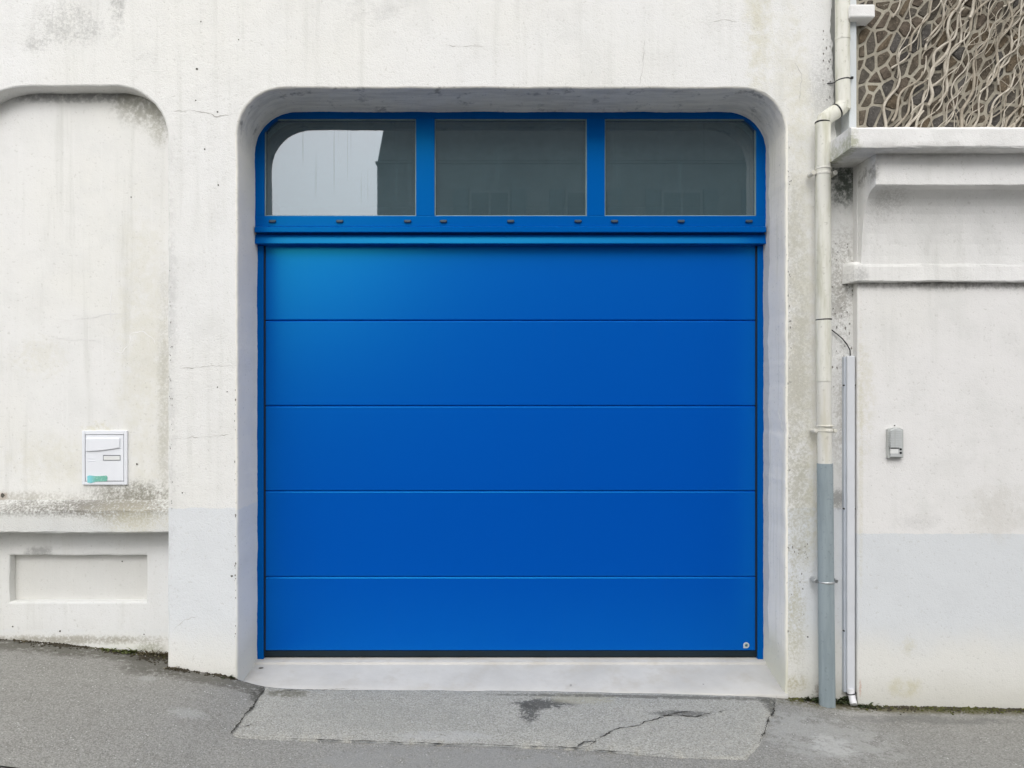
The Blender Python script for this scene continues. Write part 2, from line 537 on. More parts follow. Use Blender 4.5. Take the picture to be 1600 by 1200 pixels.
# ------------------------------------------------------------------ terrain profile
_gx = np.array([-40, -6, -4, -2.81, -2.3, -1.78, -1.50, -1.385, -1.25, -1.0, -.5, 0, 1.0, 1.59, 1.80, 1.98, 2.89, 6, 40])
_gz = np.array([.85, .46, .275, .166, .118, .062, .022, -.004, -.047, -.060, -.062, -.066, -.082, -.100, -.118, -.130, -.146, -.25, -.85])
_fx = np.arange(-40, 40, .01)
_fz = np.interp(_fx, _gx, _gz)
_k = np.exp(-.5 * (np.arange(-12, 13) / 5.0) ** 2); _k /= _k.sum()
_fz = np.convolve(np.pad(_fz, 12, mode='edge'), _k, mode='valid')

_NG = {}
def vnoise(x, y, f, seed):
    if seed not in _NG: _NG[seed] = np.random.RandomState(seed).rand(256, 256) * 2 - 1
    g = _NG[seed]
    u, v = np.asarray(x) * f + 1000.0, np.asarray(y) * f + 1000.0
    i, j = np.floor(u).astype(int), np.floor(v).astype(int)
    a, b = u - i, v - j
    a = a * a * (3 - 2 * a); b = b * b * (3 - 2 * b)
    i0, i1, j0, j1 = i % 256, (i + 1) % 256, j % 256, (j + 1) % 256
    return (g[i0, j0] * (1 - a) + g[i1, j0] * a) * (1 - b) + (g[i0, j1] * (1 - a) + g[i1, j1] * a) * b

def zg_np(x, y):
    x = np.asarray(x, float); y = np.asarray(y, float)
    z = np.interp(x, _fx, _fz) + .022 * (y - YF)
    z = z + vnoise(x, y, 1.3, 1) * .006 + vnoise(x, y, 6, 2) * .0022 + vnoise(x, y, 30, 3) * .0008
    return z
def zg(x, y): return float(zg_np(x, y))
def G(px, py):
    """point of the pavement seen at a photo pixel"""
    d = Vector(((px - VX) / FPX, 1.0, -(py - VY) / FPX))
    z = -.05
    for _ in range(8):
        t = (z - EYE) / d.z
        p = Vector((0, CAM_Y, EYE)) + d * t
        z = zg(p.x, p.y)
    return Vector((p.x, p.y, z))
def gb(px, py, rx, ry, c, k, ns=12.0, lo=.5, hi=.75):
    p = G(px, py)
    return (p.x, p.y, rx, ry, c, k, ns, lo, hi)

YK = -1.455                       # kerb line
MATS['asphalt'] = ground_material('pavement_asphalt', (.275, .27, .25), (.38, .375, .352), (.185, .181, .166), 190.0, tint=(.32, .315, .293), blobs=[
    gb(1290, 1150, .35, 0.320, (.42, .42, .40), .55, 8.0, .48, .72), gb(1345, 1115, .16, 0.120, (.45, .44, .42), .5, 26.0, .5, .7),
    gb(1300, 1165, .12, 0.120, (.52, .52, .50), .6, 14.0, .5, .7),
    gb(100, 1012, .6, 0.120, (.12, .115, .095), .8, 16.0, .28, .62), gb(250, 1035, .22, 0.200, (.10, .095, .08), .7, 14.0, .42, .7),
    gb(340, 1060, .35, 0.100, (.11, .105, .09), .75, 16.0, .4, .68), gb(1260, 1090, .25, 0.100, (.12, .115, .10), .8, 16.0, .38, .66),
    gb(1480, 1104, 1.0, 0.100, (.13, .12, .07), .95, 14.0, .22, .58), gb(1450, 1125, .5, 0.060, (.15, .15, .145), .5, 10.0, .5, .75),
    gb(295, 1115, .10, 0.060, (.42, .42, .41), .5, 24.0, .5, .7), gb(230, 1060, .06, 0.040, (.42, .42, .41), .5, 24.0, .5, .7),
    gb(415, 1085, .08, 0.120, (.07, .068, .06), .8, 22.0, .42, .66), gb(700, 1190, .8, 0.160, (.30, .30, .29), .6, 6.0, .45, .75)])
MATS['patch'] = ground_material('patch_concrete', (.375, .37, .336), (.50, .492, .455), (.25, .246, .222), 170.0, tint=(.405, .394, .36), blobs=[
    gb(848, 1102, .16, 0.070, (.075, .075, .072), .85, 20.0, .48, .64), gb(826, 1115, .06, 0.120, (.085, .085, .08), .85, 24.0, .48, .64),
    gb(905, 1092, .22, 0.080, (.40, .38, .29), .55, 10.0, .42, .68), gb(1205, 1100, .06, 0.240, (.10, .10, .09), .8, 24.0, .42, .66),
    gb(700, 1152, .25, 0.060, (.47, .47, .46), .55, 16.0, .5, .7), gb(1000, 1090, .9, 0.030, (.12, .115, .10), .7, 20.0, .42, .68),
    gb(1065, 1117, .16, 0.040, (.10, .10, .095), .7, 26.0, .46, .66), gb(600, 1120, .5, 0.200, (.30, .30, .27), .3, 5.0, .45, .7),
    gb(450, 1085, .12, 0.060, (.13, .125, .09), .7, 20.0, .42, .68)])
MATS['threshold'] = simple('threshold_paint', (.59, .575, .545), .8, .25, var=.09, bscale=45, bump=.22, dirt=(.47, .44, .39), dscale=2.6, dl=.47, dh=.70, dk=.65)
MATS['kerbstone'] = ground_material('kerb_granite', (.34, .335, .325), (.46, .455, .44), (.20, .20, .195), 240.0)
MATS['road'] = ground_material('road_asphalt', (.09, .09, .088), (.15, .15, .148), (.05, .05, .05), 150.0, tint=(.11, .11, .105))
MATS['earth'] = simple('earth', (.16, .15, .12), .95, .1)
MATS['crack'] = simple('crack_dark', (.075, .072, .064), .95, .05)
MATS['wall_crack'] = simple('wall_crack', (.56, .55, .52), .95, .05)
MATS['scratch'] = simple('scratch_white', (.93, .925, .915), .9, .1)

def grid_mesh(name, xs, ys, zf):
    X, Y = np.meshgrid(xs, ys, indexing='ij')
    Z = zf(X, Y)
    n, mm = X.shape
    co = np.stack([X, Y, Z], -1).reshape(-1, 3)
    idx = np.arange(n * mm).reshape(n, mm)
    f = np.stack([idx[:-1, :-1], idx[1:, :-1], idx[1:, 1:], idx[:-1, 1:]], -1).reshape(-1, 4)
    me = bpy.data.meshes.new(name)
    me.vertices.add(len(co)); me.vertices.foreach_set('co', co.ravel())
    me.loops.add(f.size); me.loops.foreach_set('vertex_index', f.ravel())
    me.polygons.add(len(f)); me.polygons.foreach_set('loop_start', np.arange(0, f.size, 4))
    me.update(calc_edges=True)
    me.validate()
    return me

XL, XR, ZT = -1.399, 1.591, 3.219     # door opening at the facade plane

def pave_z(X, Y):
    z = zg_np(X, Y)
    inside = (X > XL - .02) & (X < XR + .02) & (Y > YF - .004)
    return np.where(inside, z - .16, z)
xs = np.concatenate([np.linspace(-30, -3.4, 60)[:-1], np.arange(-3.4, 3.4, .012), np.linspace(3.4, 30, 60)])
ys = np.concatenate([np.arange(YK, YF - .03, .012), np.arange(YF - .03, -.02, .006)])
struct('pavement', grid_mesh('pavement', xs, ys, pave_z), MATS['asphalt'], True)
struct('road', grid_mesh('road', np.linspace(-30, 30, 121), np.linspace(-13.0, YK - .13, 40), lambda X, Y: np.interp(X, _fx, _fz) + .022 * (YK - YF) - .11 + .02 * np.minimum(0, (Y + 7)) * 0), MATS['road'], True)
struct('far_pavement', grid_mesh('far_pavement', np.linspace(-30, 30, 121), np.linspace(-16.5, -13.0, 8), lambda X, Y: np.interp(X, _fx, _fz) + .022 * (YK - YF) + .01), MATS['road'], True)
struct('ground', grid_mesh('ground', np.linspace(-300, 300, 9), np.linspace(-300, 300, 9), lambda X, Y: X * 0 - 1.6), MATS['earth'])

kerb = struct('kerb', boxm(-30, 30, YK - .11, YK - .02, -1.5, -1.3), MATS['kerbstone'])
kx = -5.0
kn = 0
while kx < 5.0:
    x0, x1 = kx + .005, kx + .995
    bm = boxm(x0, x1, YK - .125, YK - .004, -.35, 0, .012)
    for v in bm.verts:
        top = zg(max(x0, min(x1, v.co.x)), YK) + .004 + .002 * math.sin(kn * 7.7)
        v.co.z = v.co.z + top if v.co.z > -.15 else v.co.z + top
    link('kerbstone', bm, MATS['kerbstone'], kerb)
    kx += 1.0
    kn += 1

# concrete patch in front of the door: its own slab, a few millimetres proud, ragged edge
pc_px = [(413, 1080), (395, 1104), (378, 1126), (362, 1149), (372, 1153), (470, 1158), (600, 1162), (760, 1167), (900, 1172), (935, 1175),
         (1060, 1185), (1165, 1188), (1187, 1165), (1202, 1130), (1210, 1105), (1214, 1090)]
pc = [G(*p) for p in pc_px]
back = [Vector((1.50, YF - .01, 0)), Vector((-1.24, YF - .01, 0))]
ol = path_resample([Vector((p.x, p.y, 0)) for p in pc], .02)
ol = [p + Vector((mnoise.noise((i * .4, 3, 1)) * .008, mnoise.noise((i * .4, 9, 1)) * .008, 0)) for i, p in enumerate(ol)] + path_resample(back, .02)
bm = bmesh.new()
def inpoly(x, y):
    c = False
    j = len(ol) - 1
    for i in range(len(ol)):
        a, b = ol[i], ol[j]
        if (a.y > y) != (b.y > y) and x < (b.x - a.x) * (y - a.y) / (b.y - a.y) + a.x: c = not c
        j = i
    return c
vv = [bm.verts.new((p.x, p.y, 0)) for p in ol]
ee = [bm.edges.new((vv[i], vv[(i + 1) % len(vv)])) for i in range(len(vv))]
bmesh.ops.triangle_fill(bm, use_beauty=True, edges=ee)
for _ in range(3):
    long = [e for e in bm.edges if e.calc_length() > .05]
    bmesh.ops.subdivide_edges(bm, edges=long, cuts=1)
    bmesh.ops.triangulate(bm, faces=bm.faces[:])
bmesh.ops.beautify_fill(bm, faces=bm.faces[:], edges=[e for e in bm.edges if not e.is_boundary])
bnd = {v for e in bm.edges if e.is_boundary for v in e.verts}
for v in bm.verts:
    v.co.z = zg(v.co.x, v.co.y) + (.0005 if v in bnd else .007)
patch = struct('concrete_patch', bm, MATS['patch'], True)
SURF = lambda x, y: zg(x, y) + .0075
ribbon('joint', [p + Vector((0, 0, 0)) for p in pc[:4]], .008, (0, 0, 1), MATS['crack'], patch, .0045, .012, .007, 1, False, lambda x, y: zg(x, y) + .006)
ribbon('joint', pc[3:11], .007, (0, 0, 1), MATS['crack'], patch, .0045, .012, .004, 2, True, lambda x, y: zg(x, y) + .006)
ribbon('joint', pc[12:], .009, (0, 0, 1), MATS['crack'], patch, .0045, .012, .008, 3, True, lambda x, y: zg(x, y) + .006)
def gcrack(pts, wdt, seed, jit=.006):
    ribbon('crack', [G(*p) for p in pts], wdt, (0, 0, 1), MATS['crack'], patch, .0025, .010, jit, seed, True, SURF)
gcrack([(905, 1171), (922, 1168), (934, 1158), (945, 1148), (962, 1141), (990, 1136), (1015, 1130), (1035, 1122), (1060, 1120), (1090, 1121), (1115, 1116), (1140, 1112)], .0075, 4, .009)
gcrack([(900, 1171), (915, 1163), (932, 1161)], .007, 5)
gcrack([(1030, 1124), (1055, 1117), (1082, 1114)], .008, 6)
gcrack([(372, 1140), (400, 1133)], .006, 7)
gcrack([(420, 1082), (470, 1080), (560, 1079)], .006, 12)

# ------------------------------------------------------------------ the house with the door
house = thing('house_facade', (0, YF, -.06), 'white rendered house front with arched garage opening, blind niche and blue-grey plinth', 'building')

def arch_path(x0, x1, zt, rl, rr, zb, step=.014):
    """open path up the left side, over the rounded head, down the right side"""
    pts = [Vector((x0, 0, zb)), Vector((x0, 0, zt - rl))]
    for i in range(1, 13):
        a = math.pi - i / 12 * math.pi / 2
        pts.append(Vector((x0 + rl + math.cos(a) * rl, 0, zt - rl + math.sin(a) * rl)))
    pts.append(Vector((x1 - rr, 0, zt)))
    for i in range(1, 13):
        a = math.pi / 2 - i / 12 * math.pi / 2
        pts.append(Vector((x1 - rr + math.cos(a) * rr, 0, zt - rr + math.sin(a) * rr)))
    pts.append(Vector((x1, 0, zb)))
    return path_resample(pts, step)

def offset(path, d):
    out = []
    m = len(path)
    for i, p in enumerate(path):
        t = (path[min(i + 1, m - 1)] - path[max(i - 1, 0)]).normalized()
        n = Vector((-t.z, 0, t.x))          # to the left of travel = outwards from the opening
        out.append(p + n * d)
    return out

def wob(path, amp, seed):
    return [p + Vector((mnoise.noise((p.x * 7, p.z * 7, seed)) + .5 * mnoise.noise((p.x * 45, p.z * 45, seed)), 0,
                        mnoise.noise((p.x * 7, p.z * 7, seed + 40)) + .5 * mnoise.noise((p.x * 45, p.z * 45, seed + 40)))) * amp for p in path]

op_path = wob(arch_path(XL, XR, ZT, .245, .235, -.7), .0035, 3)
NX0, NX1, NZT = -2.95, PX(262, YF), PZ(135, YF)
ni_path = wob(arch_path(NX0, NX1, NZT, .40, .285, -.7), .0035, 13)

def reveal(path, yb, seed, chip=.006):
    """arris and reveal surface; returns the bmesh"""
    bm = bmesh.new()
    rows = []
    for (off, dy) in ((.011, 0), (.0055, .0018), (.0018, .0055), (0, .011), (0, .06), (0, yb - YF)):
        q = offset(path, off)
        row = []
        for i, p in enumerate(q):
            c = max(0, mnoise.noise((p.x * 60, p.z * 60, seed)) - .25) * chip if 0 < off < .011 else 0
            wv = mnoise.noise((p.x * 5, p.z * 5, dy * 20 + seed)) * .003 if dy > .02 else 0
            sg = .020 * max(0.0, dy - .02) / .43 * min(1.0, max(0.0, (p.z - 2.8) / .4)) if yb > 0 else 0
            row.append(bm.verts.new((p.x + wv, YF + dy + c * 1.6, p.z + wv * .5 - sg)))
        rows.append(row)
    for a, b in zip(rows[:-1], rows[1:]):
        for i in range(len(path) - 1):
            bm.faces.new((a[i], a[i + 1], b[i + 1], b[i]))
    return bm

link('reveal', reveal(op_path, .12, 5), MATS['reveal'], house, True)
link('niche_reveal', reveal(ni_path, -.10, 6), MATS['facade'], house, True)

# front wall as one sheet with both openings cut from it
rag = path_resample([Vector((1.862, 0, 2.9)), Vector((1.852, 0, 3.25)), Vector((1.835, 0, 3.55)), Vector((1.85, 0, 4.0)), Vector((1.84, 0, 6.2))], .02)
rag = [p + Vector((mnoise.noise((0, p.z * 14, 2)) * .016 + mnoise.noise((0, p.z * 50, 2)) * .007, 0, 0)) for p in rag]
outer = [Vector((-6.5, 0, -.7))] + offset(ni_path, .011) + offset(op_path, .011) + [Vector((1.99, 0, -.7)), Vector((1.99, 0, 2.9))] + rag + [Vector((-6.5, 0, 6.2))]
tri = tessellate_polygon([outer])
bm = bmesh.new()
vv = [bm.verts.new((p.x, YF, p.z)) for p in outer]
for t in tri:
    try: bm.faces.new([vv[i] for i in t])
    except ValueError: pass
be = [e for e in bm.edges if e.is_boundary and e.verts[0].co.z > 2.89 and e.verts[0].co.x > 1.7 and e.verts[1].co.x > 1.7]
r = bmesh.ops.extrude_edge_only(bm, edges=be)          # thickness of the broken render edge
bmesh.ops.translate(bm, verts=[v for v in r['geom'] if isinstance(v, bmesh.types.BMVert)], vec=(.004, .035, 0))
link('wall', bm, MATS['facade'], house)
link('wall_strip', boxm(1.70, 1.985, -.302, -.25, 2.8, 6.2), MATS['strip_concrete'], house)

# niche: back wall, weathered ledge, lower wall with a sunk panel
link('niche_wall', boxm(NX0 - .05, NX1 + .05, -.23, -.15, .90, NZT + .1), MATS['niche'], house)
YL = -.312
zb_, zf_, zu_ = PZ(781, -.23), PZ(797, YL), PZ(833, YL)
prof = [(-.20, zb_ + .004), (-.236, zb_), (-.27, (zb_ + zf_) / 2 + .002), (YL + .010, zf_ + .004), (YL + .002, zf_ - .002), (YL, zf_ - .012), (YL, zu_ + .008), (YL + .008, zu_), (-.14, zu_ + .003)]
link('ledge', extrude_x(prof, NX0 - .02, NX1 + .004, 140, .0045, 3), MATS['ledge'], house)
YW = -.17
PNL = (PX(15, YW), PX(229, YW), PZ(940, YW), PZ(868, YW))
bm = bmesh.new()
x0, x1, z0, z1 = PNL
lo_ = path_resample([Vector((x0, 0, z0)), Vector((x1, 0, z0)), Vector((x1, 0, z1)), Vector((x0, 0, z1))], .02, True)
lo_ = wob(lo_, .004, 21)
rows = []
cx_, cz_ = (x0 + x1) / 2, (z0 + z1) / 2
for k, (gx, gy) in enumerate(((.012, 0), (.003, .003), (0, .012), (0, .052))):
    rows.append([bm.verts.new((p.x + math.copysign(gx, p.x - cx_) * (abs(p.x - cx_) > (x1 - x0) / 2 - .01), YW + gy, p.z + math.copysign(gx, p.z - cz_) * (abs(p.z - cz_) > (z1 - z0) / 2 - .01))) for p in lo_])
n_ = len(lo_)
for a, b in zip(rows[:-1], rows[1:]):
    for i in range(n_):
        bm.faces.new((a[i], a[(i + 1) % n_], b[(i + 1) % n_], b[i]))
ov = [bm.verts.new((x, YW, z)) for x, z in ((NX0 - .02, -.7), (NX1 + .03, -.7), (NX1 + .03, .86), (NX0 - .02, .86))]
pl = [[v.co.copy() for v in ov], [v.co.copy() for v in rows[0]]]
allv = ov + rows[0]
for t in tessellate_polygon([[Vector((p.x, 0, p.z)) for p in q] for q in pl]):
    try: bm.faces.new([allv[i] for i in t])
    except ValueError: pass
link('lower_wall', bm, MATS['lower'], house)
link('sunk_panel', boxm(x0 - .02, x1 + .02, YW + .05, YW + .09, z0 - .02, z1 + .02), MATS['recess'], house)

# room behind the door, seen dimly through the glass
link('room_wall', boxm(-2.2, 2.2, 3.4, 3.5, -.3, 3.6), MATS['room'], house)
link('room_ceiling', boxm(-2.2, 2.2, .13, 3.4, 3.5, 3.6), MATS['room'], house)
link('room_side', boxm(-2.3, -2.2, .13, 3.5, -.3, 3.6), MATS['room'], house)
link('room_side', boxm(2.2, 2.3, .13, 3.5, -.3, 3.6), MATS['room'], house)
link('room_front', boxm(-2.2, XL - .13, .13, .2, -.3, 3.6), MATS['room'], house)
link('room_front', boxm(XR + .13, 2.2, .13, .2, -.3, 3.6), MATS['room'], house)
link('room_front', boxm(XL - .13, XR + .13, .13, .2, ZT + .1, 3.6), MATS['room'], house)

# hairline cracks, chips and old scratches on the render
WN = (0, -1, 0)
def wcrack(pts, wdt, seed, Y=YF, mat='wall_crack', name='crack', par=None):
    ribbon(name, [P(a, b, Y) for a, b in pts], wdt, WN, MATS[mat], par or house, .0012, .012, .005, seed)
wcrack([(268, 174), (300, 172), (325, 178), (338, 184), (352, 180), (372, 177)], .0035, 1)
wcrack([(280, 575), (310, 574), (345, 571), (370, 571)], .0035, 2)
wcrack([(270, 686), (310, 683), (350, 681), (368, 678)], .0030, 3)
wcrack([(1008, 60), (1004, 100), (1002, 133)], .0028, 4)
wcrack([(1240, 95), (1252, 120), (1250, 160)], .0028, 5)
wcrack([(690, 72), (720, 73), (770, 72)], .0022, 6)
wcrack([(268, 985), (290, 968), (310, 962)], .003, 7)
wcrack([(1215, 640), (1228, 690), (1232, 720)], .003, 8)
wcrack([(1100, 35), (1130, 30), (1160, 34)], .002, 9)
for k, pts in enumerate([[(177, 447), (172, 470), (173, 500), (178, 521)], [(90, 500), (130, 497), (180, 491), (205, 489)], [(85, 530), (130, 531), (160, 532)],
                         [(160, 535), (175, 548), (190, 550), (203, 535), (202, 522), (222, 517), (240, 528), (247, 545)], [(185, 497), (186, 505)]]):
    wcrack(pts, .004, 30 + k, -.23, 'scratch', 'scratch')

def pit(px, py, Y, r=.006, mat='wall_crack'):
    c = P(px, py, Y)
    bm = bmesh.new()
    vs_ = [bm.verts.new((c.x + math.cos(a * math.pi / 4) * r * (.7 + .5 * random.random()), Y - .0012, c.z + math.sin(a * math.pi / 4) * r * (.7 + .5 * random.random()))) for a in range(8)]
    bm.faces.new(vs_)
    return bm
random.seed(4)
MATS['hole'] = simple('pit_dark', (.12, .115, .10), .95, .05)
for (a, b, r) in ((308, 108, .007), (306, 157, .004), (340, 175, .005), (320, 233, .005), (341, 289, .005), (314, 34, .004), (355, 612, .004), (373, 62, .004), (340, 605, .004), (285, 770, .004), (362, 900, .006), (1262, 995, .005)):
    link('pit', pit(a, b, YF, r), MATS['hole'], house)
for (a, b, r) in ((214, 725, .006), (205, 308, .004), (4, 774, .012)):
    link('pit', pit(a, b, -.2315, r), MATS['hole'], house)
for (a, b, r) in ((94, 986, .006), (20, 979, .005), (225, 991, .004), (191, 877, .004)):
    link('pit', pit(a, b, YW if b > 945 else YW + .048, r), MATS['hole'], house)

rc = random.Random(8)
MATS['chip'] = simple('chipped_render', (.30, .29, .27), .95, .05, var=.25, dscale=60)
def chips(px0, px1, py0, py1, n, rmin, rmax):
    for i in range(n):
        c = P(rc.uniform(px0, px1), rc.uniform(py0, py1), YF)
        r = rc.uniform(rmin, rmax)
        el = rc.uniform(1.0, 2.4)
        bm = bmesh.new()
        bm.faces.new([bm.verts.new((c.x + math.cos(k * math.pi / 4) * r * rc.uniform(.6, 1.2), YF - .0013, c.z + math.sin(k * math.pi / 4) * r * el * rc.uniform(.6, 1.2))) for k in range(8)])
        link('chip', bm, MATS['chip'], house)
chips(366.5, 368.5, 600, 1010, 26, .0015, .0042)
chips(1231, 1236, 230, 760, 34, .0014, .0035)
chips(1231, 1262, 850, 1000, 26, .0014, .0038)
chips(264, 270, 420, 800, 30, .0012, .003)
chips(1300, 1334, 380, 720, 46, .0015, .005)
chips(1285, 1299, 30, 170, 18, .0015, .0045)

# ------------------------------------------------------------------ threshold
YB = -.03
rows = []
bm = bmesh.new()
xs_ = np.linspace(XL - .01, XR + .01, 130)
for x in xs_:
    t = (x - XL) / (XR - XL)
    zfr = PZ(1076, YF) + (PZ(1084, YF) - PZ(1076, YF)) * t + .004 * mnoise.noise((x * 5, 0, 2)) + .002 * mnoise.noise((x * 30, 0, 2))
    yfr = YF - .010 + .006 * mnoise.noise((x * 6, 5, 2)) + .003 * mnoise.noise((x * 35, 5, 2))
    rows.append([bm.verts.new((x, y, z)) for (y, z) in (
        (.10, -.012), (YB + .005, -.012), (YB, -.0145), (YB - .001, -.022), (YB - .012, -.0245), (YB * .6 + yfr * .4, -.0245 * .6 + zfr * .4 + .001 + .0015 * mnoise.noise((x * 4, 1, 7))),
        (YB * .2 + yfr * .8, -.0245 * .2 + zfr * .8 + .0015 * mnoise.noise((x * 4, 2, 7))), (yfr + .012, zfr), (yfr + .003, zfr - .004), (yfr, zfr - .012), (yfr, zfr - .12))])
for a, b in zip(rows[:-1], rows[1:]):
    for i in range(len(a) - 1):
        bm.faces.new((a[i], a[i + 1], b[i + 1], b[i]))
th = link('door_threshold', bm, MATS['threshold'], None)
for p_ in th.data.polygons: p_.use_smooth = True
tag(th, 'pale painted concrete threshold sloping out from under the blue garage door', 'threshold')
def spot(px, py, r, ):
    d = Vector(((px - VX) / FPX, 1.0, -(py - VY) / FPX))
    t = (-.04 - EYE) / d.z
    p = Vector((0, CAM_Y, EYE)) + d * t
    f = (p.y - YB) / (YF - YB)
    zz = -.0245 + (PZ(1078, YF) + .0245) * f + .0035
    bm = bmesh.new()
    bm.faces.new([bm.verts.new((p.x + math.cos(a * math.pi / 5) * r * 1.2, p.y + math.sin(a * math.pi / 5) * r, zz)) for a in range(10)])
    return bm
for a, b, r in ((408, 1047, .012), (441, 1042, .004), (892, 1067, .005), (1099, 1066, .004)):
    link('hole' if r > .01 else 'speck', spot(a, b, r), MATS['hole'], th)

# ------------------------------------------------------------------ transom window
YFR = -.02
tw = thing('transom_window', (.09, YFR, PZ(360, YFR)), 'blue framed transom window of three dark panes above the garage door', 'window')
fx0, fx1 = XL - .02, XR + .02
pz0, pz1 = PZ(337, YFR), PZ(185, YFR)
panes = [(413, 650), (679, 917), (945, 1182)]
pX = [(PX(a, YFR), PX(b, YFR)) for a, b in panes]
zr0 = PZ(354, YFR)
link('bottom_rail', boxm(fx0, fx1, YFR, .06, zr0, pz0, .004), MATS['frame_blue'], tw)
link('top_rail', boxm(fx0, fx1, YFR, .06, pz1, ZT + .05, .004), MATS['frame_blue'], tw)
link('stile', boxm(fx0, pX[0][0], YFR + .001, .06, pz0 - .002, pz1 + .002, .003), MATS['frame_blue'], tw)
link('stile', boxm(pX[2][1], fx1, YFR + .001, .06, pz0 - .002, pz1 + .002, .003), MATS['frame_blue'], tw)
for a, b in ((pX[0][1], pX[1][0]), (pX[1][1], pX[2][0])):
    link('mullion', boxm(a, b, YFR - .0005, .06, pz0 - .001, pz1 + .001, .002), MATS['frame_blue'], tw)
for a, b in pX:
    p = link('pane', boxm(a - .004, b + .004, .004, .010, pz0 - .004, pz1 + .004), MATS['glass'], tw)
    bm = bmesh.new()
    e = .0055
    box(bm, a - .001, a + e, -.008, .0035, pz0, pz1, .001)
    box(bm, b - e, b + .001, -.008, .0035, pz0, pz1, .001)
    box(bm, a + e, b - e, -.008, .0035, pz1 - e, pz1 + .001, .001)
    box(bm, a + e, b - e, -.008, .0035, pz0 - .001, pz0 + e, .001)
    link('glazing_bead', bm, MATS['bead'], p)
for sgn, xc, rr in ((1, XL, .245), (-1, XR, .235)):
    arc = [(xc + sgn * (rr + math.cos(math.pi - t) * (rr - .022)), ZT - rr + math.sin(math.pi - t) * (rr - .022)) for t in np.linspace(-.1, math.pi / 2 + .1, 16)]
    if sgn < 0: pass
    pl_ = arc + [(xc - sgn * .015, ZT + .03)]
    link('corner_plate', prism_y(pl_, YFR - .0025, .003), MATS['frame_blue'], tw)
# projecting drip rail
dz0, dz1 = PZ(362.5, -.055), PZ(354, -.055)
dprof = [(.06, dz1 + .012), (YFR - .001, dz1 + .010), (-.050, dz1 + .002), (-.055, dz1 - .003), (-.055, dz0 + .002), (-.053, dz0), (.06, dz0)]
link('drip_rail', extrude_x(dprof, PX(398, -.055), PX(1197, -.055)), MATS['frame_blue'], tw)
cap_me = None
for cx in (426, 531, 637, 693, 798, 903, 960, 1064, 1170):
    c = P(cx, 345.5, YFR)
    if cap_me is None:
        bm = boxm(-.021, .021, -.011, .002, -.009, .006, .005)
        box(bm, -.015, .015, -.0125, -.005, -.0095, -.004, .001)
        bmesh.ops.recalc_face_normals(bm, faces=bm.faces[:])
        cap_me = bpy.data.meshes.new('drain_cap'); bm.to_mesh(cap_me); bm.free()
        cap_me.materials.append(MATS['cap'])
    o = bpy.data.objects.new('drain_cap', cap_me)
    C.objects.link(o)
    o.parent = tw
    o.matrix_parent_inverse = Matrix.Translation(-Vector(tw.location))
    o.location = c

# ------------------------------------------------------------------ door frame
df_ = thing('door_frame', (.09, 0, 0), 'blue metal frame around the garage door, with a rail under the window', 'door frame')
YJ = .022
hz0, hz1 = PZ(380.5, -.03), PZ(366, -.03)
hp = [(.10, dz0 - .001), (-.004, dz0 - .001), (-.004, hz1 + .004), (-.018, hz1), (-.028, hz0 + .012), (-.030, hz0 + .002), (-.028, hz0), (.10, hz0)]
link('head_rail', extrude_x(hp, PX(399, -.02), PX(1196, -.02)), MATS['frame_blue'], df_)
for (a, b) in ((400, 411.5), (1184, 1195.5)):
    link('jamb', boxm(PX(a, YJ) - (.02 if a < 800 else 0), PX(b, YJ) + (0 if a < 800 else .02), YJ, .11, -.013, hz0 - .001, .003), MATS['frame_blue'], df_)
for (a, b) in ((410.5, 414.8), (1180.3, 1185.2)):
    link('edge_seal', boxm(PX(a, .034), PX(b, .034), .0335, .11, 0, hz0 - .001, .002), MATS['seal'], df_)

# ------------------------------------------------------------------ sectional door
gd = thing('garage_door', (.09, .045, 0), 'bright blue sectional garage door of five wide horizontal panels', 'garage door')
YP = .040
zl = [PZ(1017, YP), PZ(901, YP), PZ(767, YP), PZ(634, YP), PZ(500.5, YP), PZ(374, YP)]
xa, xb = PX(412, YP) - .01, PX(1184, YP) + .01
for i in range(5):
    z0, z1 = zl[i], zl[i + 1]
    g = .0007
    pr = [(YP + .04, z0 + g), (YP + .012, z0 + g), (YP + .004, z0 + g + .001), (YP + .001, z0 + g + .0035), (YP, z0 + g + .007),
          (YP, z1 - g - .0085), (YP + .0012, z1 - g - .0065), (YP + .006, z1 - g - .0015), (YP + .010, z1 - g), (YP + .04, z1 - g)]
    link('door_panel', extrude_x(pr, xa, xb), MATS['door_blue'], gd)
link('panel_backing', boxm(xa, xb, YP + .041, YP + .05, -.010, zl[5]), MATS['dark_groove'], gd)
sp_ = [(YP + .006, -.005), (YP + .001, .002), (YP + .001, zl[0] - .001), (YP + .04, zl[0] - .001), (YP + .04, -.0105), (YP + .012, -.0105)]
link('bottom_seal', extrude_x(sp_, xa, xb, 60, .0006, 9), MATS['seal'], gd)
MATS['badge'] = simple('badge_white', (.60, .66, .67), .4, .5)
MATS['badge_in'] = simple('badge_grey', (.20, .31, .36), .4, .5)
c = P(1166, 1008, YP)
def drop(r):
    o_ = [(c.x + math.cos(a) * r, c.z + math.sin(a) * r) for a in np.linspace(-math.pi / 2, math.pi, 20)]
    return o_ + [(c.x - r, c.z - r)]
bd = link('badge', prism_y(drop(.0175), YP - .003, YP, .0008), MATS['badge'], gd)
bm = bmesh.new()
bm.faces.new([bm.verts.new((c.x + math.cos(a) * .0095, YP - .0036, c.z + math.sin(a) * .0095)) for a in np.linspace(0, 2 * math.pi, 18)[:-1]])
link('emblem', bm, MATS['badge_in'], bd)
bm = bmesh.new()
bm.faces.new([bm.verts.new((c.x + u, YP - .0042, c.z + v)) for u, v in ((-.006, -.005), (-.002, -.005), (.005, .003), (.004, .005), (.001, .005), (-.006, -.002))])
